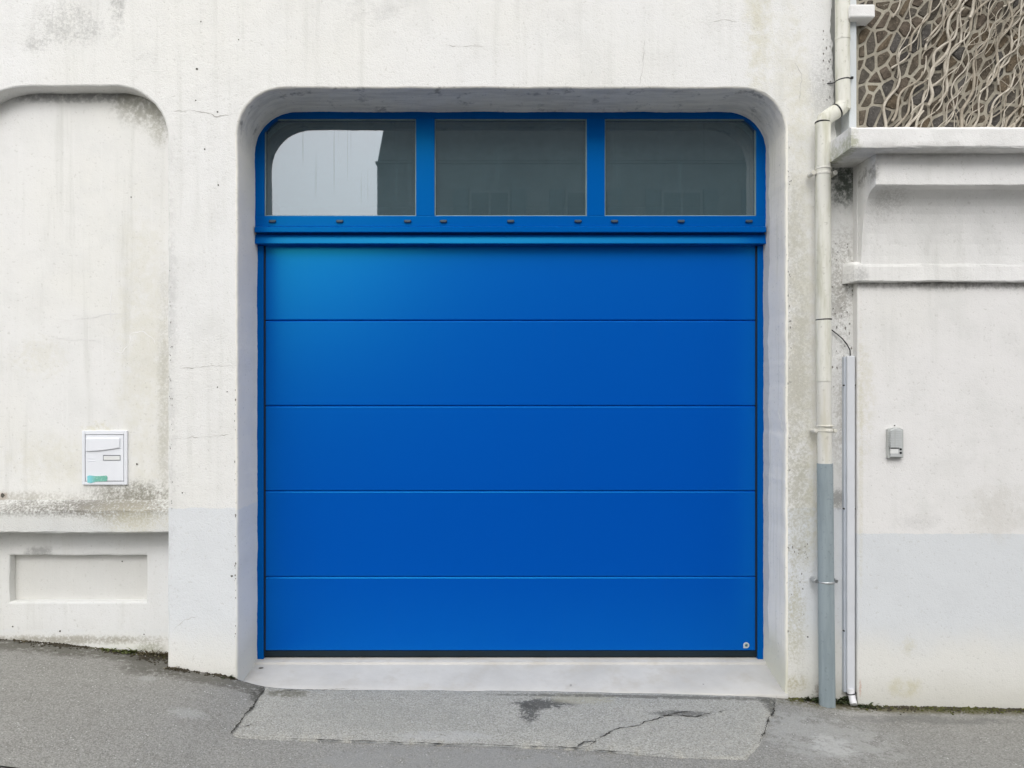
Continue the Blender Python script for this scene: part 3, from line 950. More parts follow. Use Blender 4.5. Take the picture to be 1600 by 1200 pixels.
link('emblem_mark', bm, MATS['cap'], bd)

# ------------------------------------------------------------------ neighbour's house with cornice
XN = 1.958
nb = thing('neighbour_house', (3.9, YS, -.14), 'white house wall on the right with moulded cornice and pale blue-grey plinth', 'building')
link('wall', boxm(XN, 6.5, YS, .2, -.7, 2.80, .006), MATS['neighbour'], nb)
YC = -.574
cz0 = PZ(290, YC)
cove = [(YS + .01, 2.795), (YC, 2.795), (YC, cz0 + .006), (YC + .006, cz0)]
zc1 = PZ(409, -.41) - .03
for i in range(11):
    a = i / 10 * math.pi / 2
    cove.append((YC + .020 + (-.4155 - YC - .020) * math.sin(a) ** .9, cz0 - .004 - (cz0 - .004 - zc1) * (1 - math.cos(a) ** 1.0)))
cove.append((YS + .01, zc1))
link('cornice', extrude_x(cove, XN + .003, 6.5, 120, .003, 4), MATS['cornice'], nb)
YBd = -.420
bz0, bz1 = PZ(440, YBd), PZ(411, YBd)
bp = [(YF + .02, bz1 + .012), (YS - .010, bz1 + .010), (YBd + .010, bz1), (YBd + .003, bz1 - .006), (YBd, bz1 - .02), (YBd, bz0 + .006), (YBd + .006, bz0), (YF + .02, bz0 + .004)]
bm = extrude_x(bp, 1.897, 6.5, 300, .003, 5)
for v in bm.verts:
    t = min(1.0, max(0.0, (v.co.x - 1.897) / .035))
    v.co.y = YF + .02 + (v.co.y - YF - .02) * (.25 + .75 * t)
link('string_band', bm, MATS['cornice'], nb)
YSL = -.67
sz0, sz1 = PZ(231, YSL), PZ(197.5, YSL)
spf = [(-.26, sz1 + .004), (YSL + .012, sz1), (YSL + .003, sz1 - .005), (YSL, sz1 - .014), (YSL, sz0 + .010), (YSL + .004, sz0 + .003), (YSL + .012, sz0), (-.26, sz0 + .004)]
link('balcony_slab', extrude_x(spf, PX(1330, YSL), 6.5, 120, .0035, 6), MATS['cornice'], nb)

# ------------------------------------------------------------------ rubble stone wall on the slab
YM = -.352
sw = thing('stone_wall', (2.8, YM, sz1), 'dark rubble stone wall with pale mortar standing on the white slab', 'wall')
def mortar_mat():
    m = Mat('lime_mortar')
    n = m.noise(8.0, detail=5)
    c = m.mix(m.ss(n, .35, .7), (.42, .39, .32), (.33, .30, .245))
    c = m.mix(m.ss(m.noise(30.0, detail=4), .55, .75) * .5, c, (.20, .19, .16))
    return m.bsdf(c, .95, .1, normal=m.bump(m.noise(70.0, detail=4), .6, .01))
MATS['mortar'] = mortar_mat()
def stone_mat(i, col):
    m = Mat('rubble_stone_%d' % i)
    n = m.noise(16.0, detail=6, rough=.65)
    c = m.mix(m.ss(n, .32, .7), col, tuple(v * .5 for v in col))
    c = m.mix(m.ss(m.noise(90.0, detail=3), .56, .72) * .6, c, tuple(min(1, v * 2.0) for v in col))
    return m.bsdf(c, .9, .2, normal=m.bump(m.noise(45.0, detail=5, rough=.65), .8, .015))
STN = [stone_mat(i, c) for i, c in enumerate([(.15, .125, .095), (.135, .12, .10), (.165, .13, .09), (.115, .107, .098), (.145, .118, .092)])]
SX0, SX1, SZ0, SZ1 = PX(1338, YM), 5.2, sz1 - .02, 3.98
VX1 = 3.22
far_bm = bmesh.new()
link('mortar_bed', boxm(SX0, SX1, YM, -.1, SZ0, SZ1), MATS['mortar'], sw)
rnd = random.Random(11)
ang = R(57)
ca, sa = math.cos(ang), math.sin(ang)
sites = []
A, B = .098, .056
for i in range(-40, 60):
    for j in range(-75, 75):
        a = i * A + (j % 2) * A * .5 + rnd.uniform(-.52, .52) * A
        b = j * B + rnd.uniform(-.48, .48) * B
        x, z = 2.6 + a * ca - b * sa, 3.5 + a * sa + b * ca
        if SX0 - .25 < x < SX1 + .2 and SZ0 - .2 < z < SZ1 + .2:
            sites.append((x, z))
def to_ab(p): return ((p[0]) * ca + (p[1]) * sa) / 1.7, (-(p[0]) * sa + (p[1]) * ca)
sab = [to_ab(p) for p in sites]
def clip(poly, nx, nz, d):
    out = []
    for i in range(len(poly)):
        p, q = poly[i], poly[(i + 1) % len(poly)]
        dp, dq = p[0] * nx + p[1] * nz - d, q[0] * nx + q[1] * nz - d
        if dp <= 0: out.append(p)
        if dp * dq < 0:
            t = dp / (dp - dq)
            out.append((p[0] + (q[0] - p[0]) * t, p[1] + (q[1] - p[1]) * t))
    return out
stones = 0
for s_i, (a0, b0) in enumerate(sab):
    poly = [(a0 - .2, b0 - .2), (a0 + .2, b0 - .2), (a0 + .2, b0 + .2), (a0 - .2, b0 + .2)]
    for t_i, (a1, b1) in enumerate(sab):
        if t_i == s_i or abs(a1 - a0) > .4 or abs(b1 - b0) > .4: continue
        nx, nz = a1 - a0, b1 - b0
        poly = clip(poly, nx, nz, (a1 * a1 + b1 * b1 - a0 * a0 - b0 * b0) / 2)
        if len(poly) < 3: break
    if len(poly) < 3: continue
    wp = [((u * 1.7) * ca - v * sa, (u * 1.7) * sa + v * ca) for u, v in poly]
    for (nx, nz, d) in ((-1, 0, -SX0 - .006), (1, 0, SX1 - .005), (0, -1, -SZ0 - .004), (0, 1, SZ1 - .005)):
        wp = clip(wp, nx, nz, d)
        if len(wp) < 3: break
    if len(wp) < 3: continue
    # inset every edge by half a mortar joint
    cx = sum(p[0] for p in wp) / len(wp); cz = sum(p[1] for p in wp) / len(wp)
    jw = rnd.uniform(.0035, .0085)
    ip = wp[:]
    for i in range(len(wp)):
        p, q = wp[i], wp[(i + 1) % len(wp)]
        ex, ez = q[0] - p[0], q[1] - p[1]
        l = math.hypot(ex, ez)
        if l < 1e-5: continue
        nx, nz = ez / l, -ex / l
        if nx * (cx - p[0]) + nz * (cz - p[1]) > 0: nx, nz = -nx, -nz
        ip = clip(ip, nx, nz, nx * p[0] + nz * p[1] - jw)
        if len(ip) < 3: break
    if len(ip) < 3: continue
    ip = [p for i, p in enumerate(ip) if math.hypot(p[0] - ip[i - 1][0], p[1] - ip[i - 1][1]) > .004]
    if len(ip) < 3: continue
    for _ in range(1):      # cut the corners
        ip = [pt for i in range(len(ip)) for pt in ((ip[i][0] * .91 + ip[(i + 1) % len(ip)][0] * .09, ip[i][1] * .91 + ip[(i + 1) % len(ip)][1] * .09),
                                                    (ip[i][0] * .09 + ip[(i + 1) % len(ip)][0] * .91, ip[i][1] * .09 + ip[(i + 1) % len(ip)][1] * .91))]
    cx = sum(p[0] for p in ip) / len(ip); cz = sum(p[1] for p in ip) / len(ip)
    far = cx > 3.05
    bm = far_bm if far else bmesh.new()
    pr = rnd.uniform(.002, .010)
    r0 = [bm.verts.new((x, YM + .004, z)) for x, z in ip]
    r1 = [bm.verts.new((cx + (x - cx) * .9, YM - pr * .7 + rnd.uniform(-.002, .002), cz + (z - cz) * .9)) for x, z in ip]
    ctr = bm.verts.new((cx, YM - pr + rnd.uniform(-.004, .004), cz))
    n_ = len(ip)
    for i in range(n_):
        bm.faces.new((r0[i], r0[(i + 1) % n_], r1[(i + 1) % n_], r1[i]))
        bm.faces.new((r1[i], r1[(i + 1) % n_], ctr))
    if far: continue
    link('stone', bm, rnd.choice(STN), sw)
    stones += 1
tag(link('rubble_stones', far_bm, STN[0], sw), kind='stuff')
link('end_trim', boxm(PX(1327, -.40), PX(1338.5, -.40), -.40, -.28, sz1 - .01, 6.2, .004), MATS['trim_paint'], house)
link('corbel_stub', boxm(PX(1328, -.45), PX(1368, -.45), -.45, -.2, PZ(27, -.45), PZ(6, -.45), .010, 3), MATS['cornice'], house)

# ------------------------------------------------------------------ bare climbing vine over the stones
vine = thing('climbing_vine', (3.1, YM - .03, sz1), 'bare leafless climbing vine stems spread over the dark rubble stones', 'vine')
def vine_mat(nm, a, b):
    m = Mat(nm)
    n = m.noise(25.0, detail=4)
    return m.bsdf(m.mix(m.ss(n, .35, .68), a, b), .9, .15, normal=m.bump(m.noise(160.0, detail=3), .5, .003))
VM = [vine_mat('vine_bark_pale', (.57, .525, .45), (.42, .38, .315)), vine_mat('vine_bark_brown', (.42, .375, .305), (.29, .255, .205))]
def stem_path(x, z, a, length, curl, seed, yb):
    pts = []
    s = 0.0
    stp = .028
    while s < length:
        if SX0 + .03 < x < VX1 and SZ0 + .03 < z < SZ1:
            pts.append(Vector((x, yb + mnoise.noise((s * 7, seed, 3)) * .010, z)))
        elif pts: break
        aa = a + curl * math.sin(s * (9 + seed % 5) + seed) + mnoise.noise((s * 5, seed * 1.3, 8)) * .45
        x += math.cos(aa) * stp
        z += math.sin(aa) * stp
        s += stp
    return pts
rv = random.Random(5)
ns = 0
def add_stem(pp, r0):
    global ns
    if len(pp) < 6: return
    bm = bmesh.new()
    tube(bm, pp, [r0 * (1 - .45 * i / len(pp)) for i in range(len(pp))], 6)
    link('stem', bm, rv.choice((VM[0], VM[0], VM[1])), vine, True)
    ns += 1
for fam, (deg, gap, amp, lam) in enumerate(((60, .044, .018, .24), (74, .070, .022, .28))):
    a = R(deg)
    d = Vector((math.cos(a), 0, math.sin(a)))
    q = Vector((math.sin(a), 0, -math.cos(a)))
    for k in range(-34, 46):
        off = k * gap + rv.gauss(0, .010)
        s0 = -1.6
        ph = rv.gauss(0, .5) + (0 if k % 2 else math.pi)
        while s0 < 1.6:
            ln = rv.uniform(.35, 1.0)
            yb = YM - rv.uniform(.016, .034)
            pp = []
            for i in range(int(ln / .022)):
                sv = s0 + i * .022
                wv = amp * math.sin(2 * math.pi * sv / lam + ph) + mnoise.noise((sv * 4, k * 3.3, fam)) * .030 + mnoise.noise((sv * 14, k * 3.3, fam)) * .008
                p = Vector((2.55, 0, 3.4)) + d * sv + q * (off + wv)
                p.y = yb + mnoise.noise((sv * 7, k, 3)) * .010
                edge = 2.14 + .10 * mnoise.noise((k * .7, sv * 2, 5)) + max(0, (3.25 - p.z)) * -.10
                if edge < p.x < VX1 and SZ0 + .03 < p.z < SZ1: pp.append(p)
                elif pp: break
            if pp:
                xm = pp[len(pp) // 2].x
                if rv.random() < .50 + .9 * (xm - 2.2) / .6:
                    add_stem(pp, rv.choice((.003, .004, .005, .0062, .0085)) * rv.uniform(.85, 1.15))
            s0 += ln + rv.uniform(-.15, .06)
print('stems', ns)
bm = bmesh.new()
nt_ = 0
tries = 0
while nt_ < 90 and tries < 6000:
    tries += 1
    x = rv.uniform(SX0 + .2, VX1)
    if rv.random() > max(0.0, (x - 2.2) / .9): continue
    z = rv.uniform(SZ0 + .02, SZ1)
    pp = stem_path(x, z, R(rv.uniform(25, 120)), rv.uniform(.09, .28), .5, nt_ + 500, YM - rv.uniform(.02, .05))
    if len(pp) < 3: continue
    tube(bm, pp, [.0026 * (1 - .6 * i / len(pp)) for i in range(len(pp))], 4)
    nt_ += 1
tag(link('twigs', bm, VM[1], vine), kind='stuff')

# ------------------------------------------------------------------ downpipe
def pipe_mat(nm, col, dirt):
    m = Mat(nm)
    x, y, z = m.pos()
    n = m.noise(1.0, m.vec(x * 22.0, y * 22.0, z * 3.0), detail=5, rough=.6)
    c = m.mix(m.ss(n, .38, .66) * .9, col, dirt)
    c = m.mix(m.ss(m.noise(50.0, detail=3), .60, .72) * .35, c, tuple(v * .6 for v in dirt))
    return m.bsdf(c, .55, .35, normal=m.bump(m.noise(40.0, detail=3), .2, .004))
MATS['pipe_cream'] = pipe_mat('pipe_cream_paint', (.74, .735, .67), (.52, .515, .41))
MATS['pipe_white'] = pipe_mat('pipe_white_paint', (.72, .71, .66), (.60, .58, .49))
MATS['pipe_grey'] = pipe_mat('pipe_grey_paint', (.30, .355, .38), (.24, .29, .31))
MATS['steel'] = simple('galvanised_steel', (.55, .57, .58), .35, .5, .9)
MATS['black'] = simple('black_plastic', (.012, .012, .014), .45, .4)
YPp = -.395
dp = thing('downpipe', (PX(1292, YPp), YPp, -.13), 'cream painted downpipe with swan-neck bend and grey lower end beside blue door', 'downpipe')
def ppt(px, py, dy=0.0): return P(px, py, YPp) + Vector((0, dy, 0))
bm = bmesh.new(); tube(bm, [ppt(1316, -260), ppt(1316.5, 100), ppt(1317.5, 172)], .0375, 28); tube(bm, [ppt(1316.5, 58), ppt(1316.5, 63)], .0395, 28)
link('upper_pipe', bm, MATS['pipe_cream'], dp, False)
bm = bmesh.new(); tube(bm, [ppt(1317.5, 150), ppt(1317.2, 160), ppt(1314, 169), ppt(1306, 174.5), ppt(1297, 180), ppt(1289, 186), ppt(1286.2, 194), ppt(1286, 203)], [.035, .037, .0395, .0395, .0395, .0405, .0400, .039], 28)
link('swan_neck', bm, MATS['pipe_cream'], dp, True)
bm = bmesh.new(); tube(bm, [ppt(1286, 197), ppt(1286, 250), ppt(1287, 596)], .0395, 28)
link('middle_pipe', bm, MATS['pipe_cream'], dp)
bm = bmesh.new(); tube(bm, [ppt(1287, 590), ppt(1289, 728)], .0372, 28)
link('painted_pipe', bm, MATS['pipe_white'], dp)
bm = bmesh.new(); tube(bm, [ppt(1289, 724), ppt(1290.5, 905), ppt(1292.5, 1108)], [.0405, .041, .042], 28)
link('grey_pipe', bm, MATS['pipe_grey'], dp)
for o in dp.children:
    for p_ in o.data.polygons: p_.use_smooth = len(p_.vertices) == 4
def ring(px, py, r, h, mat, name, par=dp, tilt=0.0):
    c = ppt(px, py)
    bm = bmesh.new()
    tube(bm, [c + Vector((0, 0, -h)), c + Vector((0, 0, -h * .5)), c + Vector((0, 0, h * .5)), c + Vector((0, 0, h))], [r - .003, r, r, r - .003], 28)
    if tilt: bmesh.ops.rotate(bm, cent=c, matrix=Matrix.Rotation(tilt, 3, 'Y'), verts=bm.verts[:])
    o = link(name, bm, mat, par)
    for p_ in o.data.polygons: p_.use_smooth = len(p_.vertices) == 4
    return o
def lug(c, r, mat, par):
    bm = bmesh.new()
    tube(bm, [c + Vector((0, -.012, 0)), c + Vector((0, -.010, 0)), c + Vector((0, .05, 0))], [r * .8, r, r], 16)
    o = link('lug', bm, mat, par)
    return o
cl = ring(1286.5, 272, .0425, .009, MATS['pipe_white'], 'pipe_clip'); ring(1286.5, 264, .043, .006, MATS['pipe_white'], 'band', cl)
for dx in (-.058, .058): lug(ppt(1286.5, 271) + Vector((dx, -.005, 0)), .013, MATS['pipe_white'], cl)
cl = ring(1289, 673, .041, .008, MATS['pipe_white'], 'pipe_clip'); ring(1289, 665.5, .044, .005, MATS['pipe_white'], 'band', cl)
for dx in (-.052, .052): lug(ppt(1289, 673) + Vector((dx, 0, 0)), .011, MATS['pipe_white'], cl)
cl = ring(1291, 909, .0435, .006, MATS['steel'], 'pipe_clip')
for dx in (-.055, .055): lug(ppt(1291, 908) + Vector((dx, .01, 0)), .010, MATS['steel'], cl)
for (px, py, r, tl) in ((1317, 126, .0392, -.10), (1286, 192, .0418, .08), (1287, 499.5, .0410, -.03)):
    ring(px, py, r, .0045, MATS['black'], 'cable_tie', dp, tl)
c0 = ppt(1307.5, 173.5)
bm = bmesh.new()
ax = (ppt(1297, 180) - ppt(1314, 169)).normalized()
tube(bm, [c0 - ax * .004, c0 + ax * .004], .0415, 28)
link('cable_tie', bm, MATS['black'], dp)
bm = boxm(-.006, .006, -.006, .006, -.006, .006, .001, mtx=Matrix.Translation(ppt(1328.5, 124) + Vector((0, -.02, 0))))
link('tie_lock', bm, MATS['black'], dp)

cb = bmesh.new()
tube(cb, path_resample([P(1292, 511, YF - .012), P(1300, 516, YF - .012), P(1308, 522, YF - .014), P(1317, 530, YF - .016), P(1324, 539, YF - .018), P(1328, 547, YF - .02), P(1329, 562, YF - .022)], .01), .0032, 8)
tag(link('black_cable', cb, MATS['black'], None, True), 'short black cable curving from the downpipe into the white cable duct', 'cable')
bm = bmesh.new()
tube(bm, path_resample([P(1290, 134, -.31), P(1294, 130, -.335), P(1300, 130, -.34), P(1310, 128, -.345)], .01), .0032, 8)
tag(link('black_cable', bm, MATS['black'], None, True), 'tiny black tie end poking from the chipped render behind the upper downpipe', 'cable')

# ------------------------------------------------------------------ cable duct
YDu = YF - .035
MATS['duct'] = simple('duct_plastic', (.70, .72, .755), .45, .4, var=.05, dirt=(.52, .54, .55), dscale=3.0)
MATS['duct_shaded'] = simple('duct_shaded_plastic', (.56, .60, .66), .5, .4, var=.05)  # darker copy of the duct plastic, shading of its left side painted in
MATS['white_pvc'] = simple('white_pvc', (.76, .76, .78), .4, .5, var=.04)
cd = thing('cable_duct', (PX(1329, YDu), YF, -.13), 'narrow white plastic cable duct running up the wall beside the downpipe', 'cable duct')
bm = boxm(PX(1318.5, YDu + .012), PX(1335, YDu + .012), YDu + .010, YF + .001, PZ(1083, YDu), PZ(557, YDu), .002)
link('duct_base', bm, MATS['duct_shaded'], cd)
bm = boxm(PX(1323, YDu), PX(1335.5, YDu), YDu - .006, YDu + .009, PZ(1083, YDu), PZ(556, YDu), .005, 3)
link('duct_cover', bm, MATS['duct'], cd)
bm = bmesh.new(); tube(bm, [P(1329, 1076, YDu - .002), P(1330, 1084, YDu - .006), P(1333, 1097, YDu - .03), P(1334, 1101, YDu - .04)], [.018, .0185, .0185, .0175], 20)
link('end_pipe', bm, MATS['white_pvc'], cd, True)
bm = bmesh.new()
cc = P(1330, 1083, YDu - .004)
tube(bm, [cc + Vector((math.cos(a) * .023, math.sin(a) * .022, math.cos(a) * .004)) for a in np.linspace(0, 2 * math.pi, 20)], .003, 6)
link('wire_clip', bm, MATS['black'], cd, True)
for (px, py) in ((1319, 602), (1336.5, 602), (1319, 795), (1336, 795), (1319, 986)):
    c = P(px, py, YDu + .006)
    bm = bmesh.new(); tube(bm, [c, c + Vector((0, .01, 0))], .0042, 10)
    link('screw', bm, MATS['black'], cd)

# ------------------------------------------------------------------ letterbox in the niche
YMB = -.243
MATS['box_white'] = simple('letterbox_paint', (.78, .80, .84), .4, .5, var=.03, bump=.03, dirt=(.72, .76, .80), dscale=4.0)
MATS['box_door'] = simple('letterbox_door_paint', (.80, .82, .86), .4, .5, var=.03, bump=.03)
MATS['plate'] = simple('name_plate', (.76, .77, .76), .35, .5, var=.03)
MATS['shadow_gap'] = simple('shadow_gap', (.18, .19, .21), .8, .2)
mb = thing('letterbox', P(164, 757, YMB), 'white metal letterbox with slanted flap and small teal sticker in the niche', 'letterbox')
mx0, mx1, mz0, mz1 = PX(128, YMB), PX(198.5, YMB), PZ(757.5, YMB), PZ(673, YMB)
fr = bmesh.new()
ox0, ox1, oz0, oz1 = PX(132.5, YMB), PX(193.5, YMB), PZ(752.5, YMB), PZ(679, YMB)
box(fr, mx0, ox0, YMB, -.228, mz0, mz1, .002); box(fr, ox1, mx1, YMB, -.228, mz0, mz1, .002)
box(fr, ox0, ox1, YMB, -.228, oz1, mz1, .002); box(fr, ox0, ox1, YMB, -.228, mz0, oz0, .002)
link('frame', fr, MATS['box_white'], mb)
link('gap', boxm(ox0, ox1, YMB + .0112, -.228, oz0, oz1), MATS['shadow_gap'], mb)
dr = link('door', boxm(ox0 + .0035, ox1 - .003, YMB + .001, YMB + .011, oz0 + .004, oz1 - .003, .0015), MATS['box_door'], mb)
flap = [(PX(134.5, YMB), PZ(685, YMB)), (PX(134.5, YMB), PZ(704.5, YMB))] + [(PX(134.5 + (187.5 - 134.5) * t, YMB), PZ(705 - 5.5 * t ** 1.8, YMB)) for t in np.linspace(0.05, 1, 10)] + [(PX(187.5, YMB), PZ(685, YMB))]
link('flap', prism_y(flap, YMB - .007, YMB + .002, .002), MATS['box_white'], mb)
bm = boxm(PX(161, YMB), PX(188, YMB), YMB - .0006, YMB + .0022, PZ(719.5, YMB), PZ(711, YMB)); link('plate_surround', bm, MATS['shadow_gap'], dr)
link('name_plate', boxm(PX(162, YMB), PX(187.3, YMB), YMB - .0016, YMB + .002, PZ(718.6, YMB), PZ(712.3, YMB), .0005), MATS['plate'], dr)
def sticker_mat():
    m = Mat('sticker_print')
    x, y, z = m.pos()
    f = m.ss(x, PX(140, YMB), PX(152, YMB))
    c = m.mix(f, (.22, .60, .66), (.18, .46, .37))
    c = m.mix(m.ss(m.noise(170.0, detail=2), .54, .64) * .7, c, (.42, .70, .62))
    return m.bsdf(c, .4, .4)
MATS['sticker'] = sticker_mat()
stk = [(PX(a, YMB), PZ(b, YMB)) for a, b in ((137, 754), (136.5, 744), (140, 742.5), (150, 744), (160, 743.5), (166, 743), (168, 745), (167.5, 751), (165, 752), (150, 752.5), (142, 755))]
link('sticker', prism_y(stk, YMB - .0022, YMB + .0, 0), MATS['sticker'], dr)
for (z_, xe) in ((716, 147), (720.3, 148)):
    link('crease', boxm(PX(136, YMB), PX(xe, YMB), YMB - .0008, YMB + .002, PZ(z_ + .5, YMB), PZ(z_, YMB)), MATS['box_white'], dr)

# ------------------------------------------------------------------ intercom on the neighbour's wall
ic = thing('intercom', P(1398, 717, YS), 'small grey intercom box with rounded top on the right-hand white wall', 'intercom')
MATS['ic'] = simple('intercom_plastic', (.54, .56, .56), .5, .4, var=.04, dirt=(.36, .38, .37), dscale=12.0)
MATS['ic_side'] = simple('intercom_side', (.46, .475, .46), .55, .4, var=.04)
YI = YS - .034
ix0, ix1, iz0, iz1 = PX(1384, YS), PX(1413, YI), PZ(716, YI), PZ(668, YI)
iw = ix1 - ix0
def arch_out(ins, top=0.0):
    o_ = [(ix0 + ins, iz0 + ins * .6), (ix1 - ins, iz0 + ins * .6)]
    for t in np.linspace(1, 0, 9):
        o_.append((ix0 + ins + (iw - 2 * ins) * t, iz1 - ins - .011 * (2 * t - 1) ** 2 + top))
    return o_
cs = link('casing', prism_y(arch_out(0), YI + .009, YS + .002, .002), MATS['ic_side'], ic)
link('face_plate', prism_y(arch_out(.009, .004), YI, YI + .0095, .0035), MATS['ic'], ic)
for k in range(9):
    zz = PZ(673.5 + k * 2.7, YI)
    link('grille_slat', boxm(PX(1387, YI), PX(1397.6, YI), YI - .0012, YI + .002, zz - .0028, zz, .0006), MATS['ic'], ic)
    link('grille_slat', boxm(PX(1399.2, YI), PX(1408, YI), YI - .0012, YI + .002, zz - .0028, zz, .0006), MATS['ic'], ic)
link('seam', boxm(PX(1398, YI), PX(1398.8, YI), YI - .0006, YI + .002, PZ(699, YI), PZ(671, YI)), MATS['ic_side'], ic)
link('name_plate', boxm(PX(1391, YI), PX(1403.5, YI), YI - .001, YI + .002, PZ(709, YI), PZ(701, YI), .0006), MATS['plate'], ic)
link('hood', boxm(PX(1389.5, YI), PX(1405, YI), YI - .004, YI + .002, PZ(700.6, YI), PZ(699.4, YI)), MATS['black'], ic)
for zy in (702, 707.5):
    c = P(1407.2, zy, YI)
    bm = bmesh.new(); tube(bm, [c + Vector((0, -.003, 0)), c + Vector((0, .002, 0))], .0058, 14)
    link('button', bm, MATS['black'], ic)
bm = bmesh.new(); cc = P(1397.5, 664.8, YS); tube(bm, [cc + Vector((0, -.004, 0)), cc + Vector((0, .002, 0))], .003, 8)
link('screw', bm, MATS['black'], ic)

# ------------------------------------------------------------------ weeds, moss and crumbs at the foot of the walls
def leaf_mat(nm, a, b):
    m = Mat(nm)
    n = m.noise(60.0, detail=3)
    return m.bsdf(m.mix(m.ss(n, .35, .65), a, b), .7, .3)
MATS['weed'] = leaf_mat('weed_green', (.11, .16, .045), (.19, .20, .08))
MATS['weed_dark'] = leaf_mat('weed_dark', (.05, .075, .03), (.085, .095, .045))
MATS['dry'] = leaf_mat('dry_grass', (.27, .23, .14), (.17, .14, .09))
def weed(px, py, Y, n, h, spread, mat, label, seed, group='weeds growing at the foot of the walls'):
    rw = random.Random(seed)
    x = PX(px, Y)
    base = Vector((x, Y - .012, zg(x, Y - .012) - .004))
    bm = bmesh.new()
    for i in range(n):
        a = rw.uniform(0, 2 * math.pi)
        L_ = 1.6 * h * rw.uniform(.4, 1.0)
        b = base + Vector((rw.uniform(-spread, spread), rw.uniform(-.02, .008), 0))
        d = Vector((math.cos(a) * .7, -abs(math.sin(a)) * .6, rw.uniform(.5, 1.2))).normalized()
        wv = Vector((-d.y, d.x, 0)).normalized() * rw.uniform(.002, .0045) * (2.2 if mat != 'dry' else 1)
        prev = None
        for s in range(4):
            t = s / 3
            p = b + d * L_ * t + Vector((0, 0, -.45 * L_ * t * t))
            if p.y > Y - .003: p.y = Y - .003
            ww = wv * (math.sin(min(1.0, t + .12) * math.pi) * .9 + .1)
            cur = (bm.verts.new(p - ww), bm.verts.new(p + ww))
            if prev: bm.faces.new((prev[0], prev[1], cur[1], cur[0]))
            prev = cur
    o = link('weed', bm, MATS[mat], None)
    tag(o, label, 'weed', group)
weed(203, 1013, YW, 44, .05, .05, 'weed', 'green weed tuft at the foot of the lower wall, left of the pillar', 1)
weed(174, 1010, YW, 18, .035, .04, 'weed', 'pale grass tuft under the sunk panel, left of the green weed', 2)
weed(38, 998, YW, 14, .05, .06, 'dry', 'dry grass wisps at the wall foot near the left edge', 3)
weed(248, 1024, YW, 70, .08, .07, 'dry', 'brown dead grass clump in the corner beside the white pillar', 4)
weed(275, 1045, YF, 26, .04, .05, 'dry', 'dry stubble along the left foot of the white pillar', 5)
weed(352, 1057, YF, 22, .025, .06, 'weed_dark', 'low dark green weed at the pillar foot beside the threshold', 6)
weed(1274, 1088, YF, 60, .065, .045, 'weed_dark', 'dark green weed at the left side of the grey downpipe foot', 7)
weed(1312, 1094, YF, 70, .075, .035, 'weed_dark', 'dark leafy weed between the grey downpipe and cable duct', 8)
weed(1352, 1096, YS, 50, .04, .06, 'weed_dark', 'small green weed just right of the cable duct foot', 9)
weed(1440, 1100, YS, 18, .02, .12, 'weed', 'sparse low weed at the foot of the right-hand wall below the intercom', 10)

def crumbs(name, segs, n, mat, label, cat, seed, rmax=.007):
    rw = random.Random(seed)
    bm = bmesh.new()
    for i in range(n):
        (xa_, xb_, Y, spread) = rw.choice(segs)
        x = rw.uniform(xa_, xb_)
        y = Y - abs(rw.gauss(0, spread)) - .002
        if mnoise.noise((x * 6, seed * 9.0, 0)) + .35 * mnoise.noise((x * 25, seed * 9.0, 0)) < rw.uniform(-.55, .15): continue
        r = rw.uniform(.0018, rmax) * (1 if rw.random() < .8 else 1.6)
        z = zg(x, y) + r * .25
        vs_ = [bm.verts.new((x + r * a * rw.uniform(.7, 1.3), y + r * b * rw.uniform(.7, 1.3), z + r * c_ * rw.uniform(.5, .9))) for a, b, c_ in ((1, 0, 0), (-1, 0, 0), (0, 1, 0), (0, -1, 0), (0, 0, 1), (0, 0, -1))]
        for t in ((0, 2, 4), (2, 1, 4), (1, 3, 4), (3, 0, 4), (2, 0, 5), (1, 2, 5), (3, 1, 5), (0, 3, 5)):
            bm.faces.new([vs_[k] for k in t])
    o = link(name, bm, mat, None)
    tag(o, label, cat, None, 'stuff')
segs = [(-2.95, NX1, YW, .014), (-2.6, NX1, YW, .03), (NX1, XL, YF, .014), (1.60, 1.96, YF, .02), (XN, 3.2, YS, .014), (XN, 3.2, YS, .02), (NX1 - .2, NX1, YW, .05)]
MATS['soil'] = simple('soil_crumbs', (.085, .075, .055), .95, .1, var=.3, dscale=40)
MATS['moss'] = simple('moss', (.12, .125, .045), .95, .1, var=.3, dscale=40)
MATS['chips'] = simple('plaster_chips', (.55, .54, .51), .9, .1, var=.2, dscale=40)
crumbs('soil', segs + [(XN, 3.2, YS, .03)], 4200, MATS['soil'], 'dark soil crumbs gathered along the foot of the white walls', 'soil', 1)
crumbs('moss', segs[3:6] + [(2.2, 3.2, YS, .035), (2.3, 3.2, YS, .03), (NX1 - .5, NX1, YW, .02)], 1700, MATS['moss'], 'thin olive moss line where walls meet the pavement', 'moss', 2, .007)
crumbs('plaster_chips', segs + [(-2.6, -1.2, -.5, .4), (1.7, 2.4, -.45, .12)], 130, MATS['chips'], 'scattered pale plaster chips on the pavement by the walls', 'debris', 3, .006)

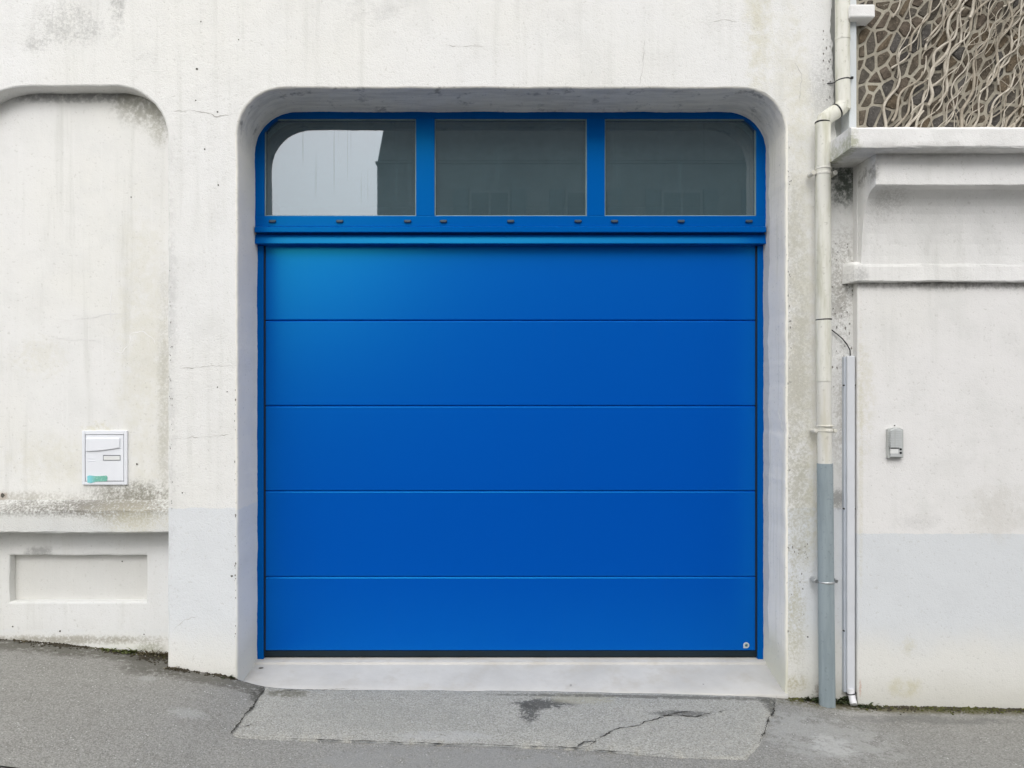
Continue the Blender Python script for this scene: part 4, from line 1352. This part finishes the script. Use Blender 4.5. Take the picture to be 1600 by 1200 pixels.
# ------------------------------------------------------------------ house across the street (seen mirrored in the panes)
YO = -16.0
SO = FPX / (-CAM_Y - YO)          # scale of its mirror image
def OX(px): return (px - VX) / SO
def OZ(py): return EYE + (VY - py) / SO
MATS['opp_wall'] = simple('opposite_render', (.50, .51, .52), .9, .1, var=.12, dscale=.8)
MATS['slate'] = simple('slate_roof', (.47, .48, .49), .6, .3, var=.12)
MATS['opp_glass'] = simple('opposite_glass', (.28, .30, .32), .4, .5, var=.02)
MATS['shutter'] = simple('shutter_paint', (.36, .40, .43), .6, .3, var=.05)
MATS['opp_trim'] = simple('opposite_trim', (.505, .51, .515), .8, .2, var=.05)
ob = thing('opposite_house', (4.5, YO, -.2), 'grey house with shuttered windows across the street, mirrored in the transom panes', 'building')
ex = OX(589)
link('wall', boxm(ex, 14.5, YO - 8, YO, -1.0, OZ(256), .02), MATS['opp_wall'], ob)
link('cornice', boxm(ex - .05, 14.55, YO - 8.05, YO + .003, OZ(256) + .003, OZ(251), .03), MATS['opp_trim'], ob)
bm = bmesh.new()
zr, zr2 = OZ(251) + .004, 11.6
v8 = [bm.verts.new(p) for p in ((ex + .02, YO, zr), (14.5, YO, zr), (14.5, YO - 8, zr), (ex + .02, YO - 8, zr), (ex + .55, YO - .7, zr2), (14.0, YO - .7, zr2), (14.0, YO - 7.3, zr2), (ex + .55, YO - 7.3, zr2))]
for f in ((0, 1, 5, 4), (1, 2, 6, 5), (2, 3, 7, 6), (3, 0, 4, 7), (4, 5, 6, 7), (3, 2, 1, 0)): bm.faces.new([v8[i] for i in f])
link('mansard_roof', bm, MATS['slate'], ob)
for fl, (wz0, wz1) in enumerate(((5.45, 7.08), (2.6, 4.2), (.3, 2.3))):
    for px in (765, 915, 1065, 1215, 1365, 1515):
        wx = OX(px)
        wd = link('window', boxm(wx - .55, wx + .55, YO + .002, YO + .05, wz0, wz1, .01), MATS['opp_trim'], ob)
        for s_ in (-1, 1):
            link('pane', boxm(wx + (.03 if s_ > 0 else -.48), wx + (.48 if s_ > 0 else -.03), YO + .045, YO + .056, wz0 + .07, wz1 - .07), MATS['opp_glass'], wd)
            link('shutter', boxm(wx + (.58 if s_ > 0 else -.96), wx + (.96 if s_ > 0 else -.58), YO + .002, YO + .06, wz0 - .03, wz1 + .03, .01), MATS['shutter'], ob)

sky_block = thing('opposite_house', (-8.2, YO, .2), 'unseen low pale house added beside the shuttered grey one, blocks sky sheen in the blue door', 'building')  # added out of view to cut the low sky glow on the door
link('wall', boxm(-13.2, ex - .08, YO - 7, YO - .05, -1.0, 3.3, .02), MATS['opp_wall'], sky_block)
bm = bmesh.new()
v6 = [bm.verts.new(p) for p in ((-13.4, YO + .2, 3.303), (ex - .08, YO + .2, 3.303), (ex - .08, YO - 7.2, 3.303), (-13.4, YO - 7.2, 3.303), (-13.4, YO - 3.5, 4.9), (ex - .08, YO - 3.5, 4.9))]
for f in ((0, 1, 5, 4), (2, 3, 4, 5), (3, 0, 4), (1, 2, 5), (3, 2, 1, 0)): bm.faces.new([v6[i] for i in f])
link('roof', bm, MATS['slate'], sky_block)
for wx in (-4.6, -6.8, -11.2):
    wd = link('window', boxm(wx - .5, wx + .5, YO - .048, YO + .0, 1.1, 2.5, .01), MATS['opp_trim'], sky_block)
    link('pane', boxm(wx - .43, wx + .43, YO - .01, YO + .006, 1.17, 2.43), MATS['opp_glass'], wd)
link('door', boxm(-9.5, -8.5, YO - .048, YO + .0, .1, 2.35, .01), MATS['shutter'], sky_block)
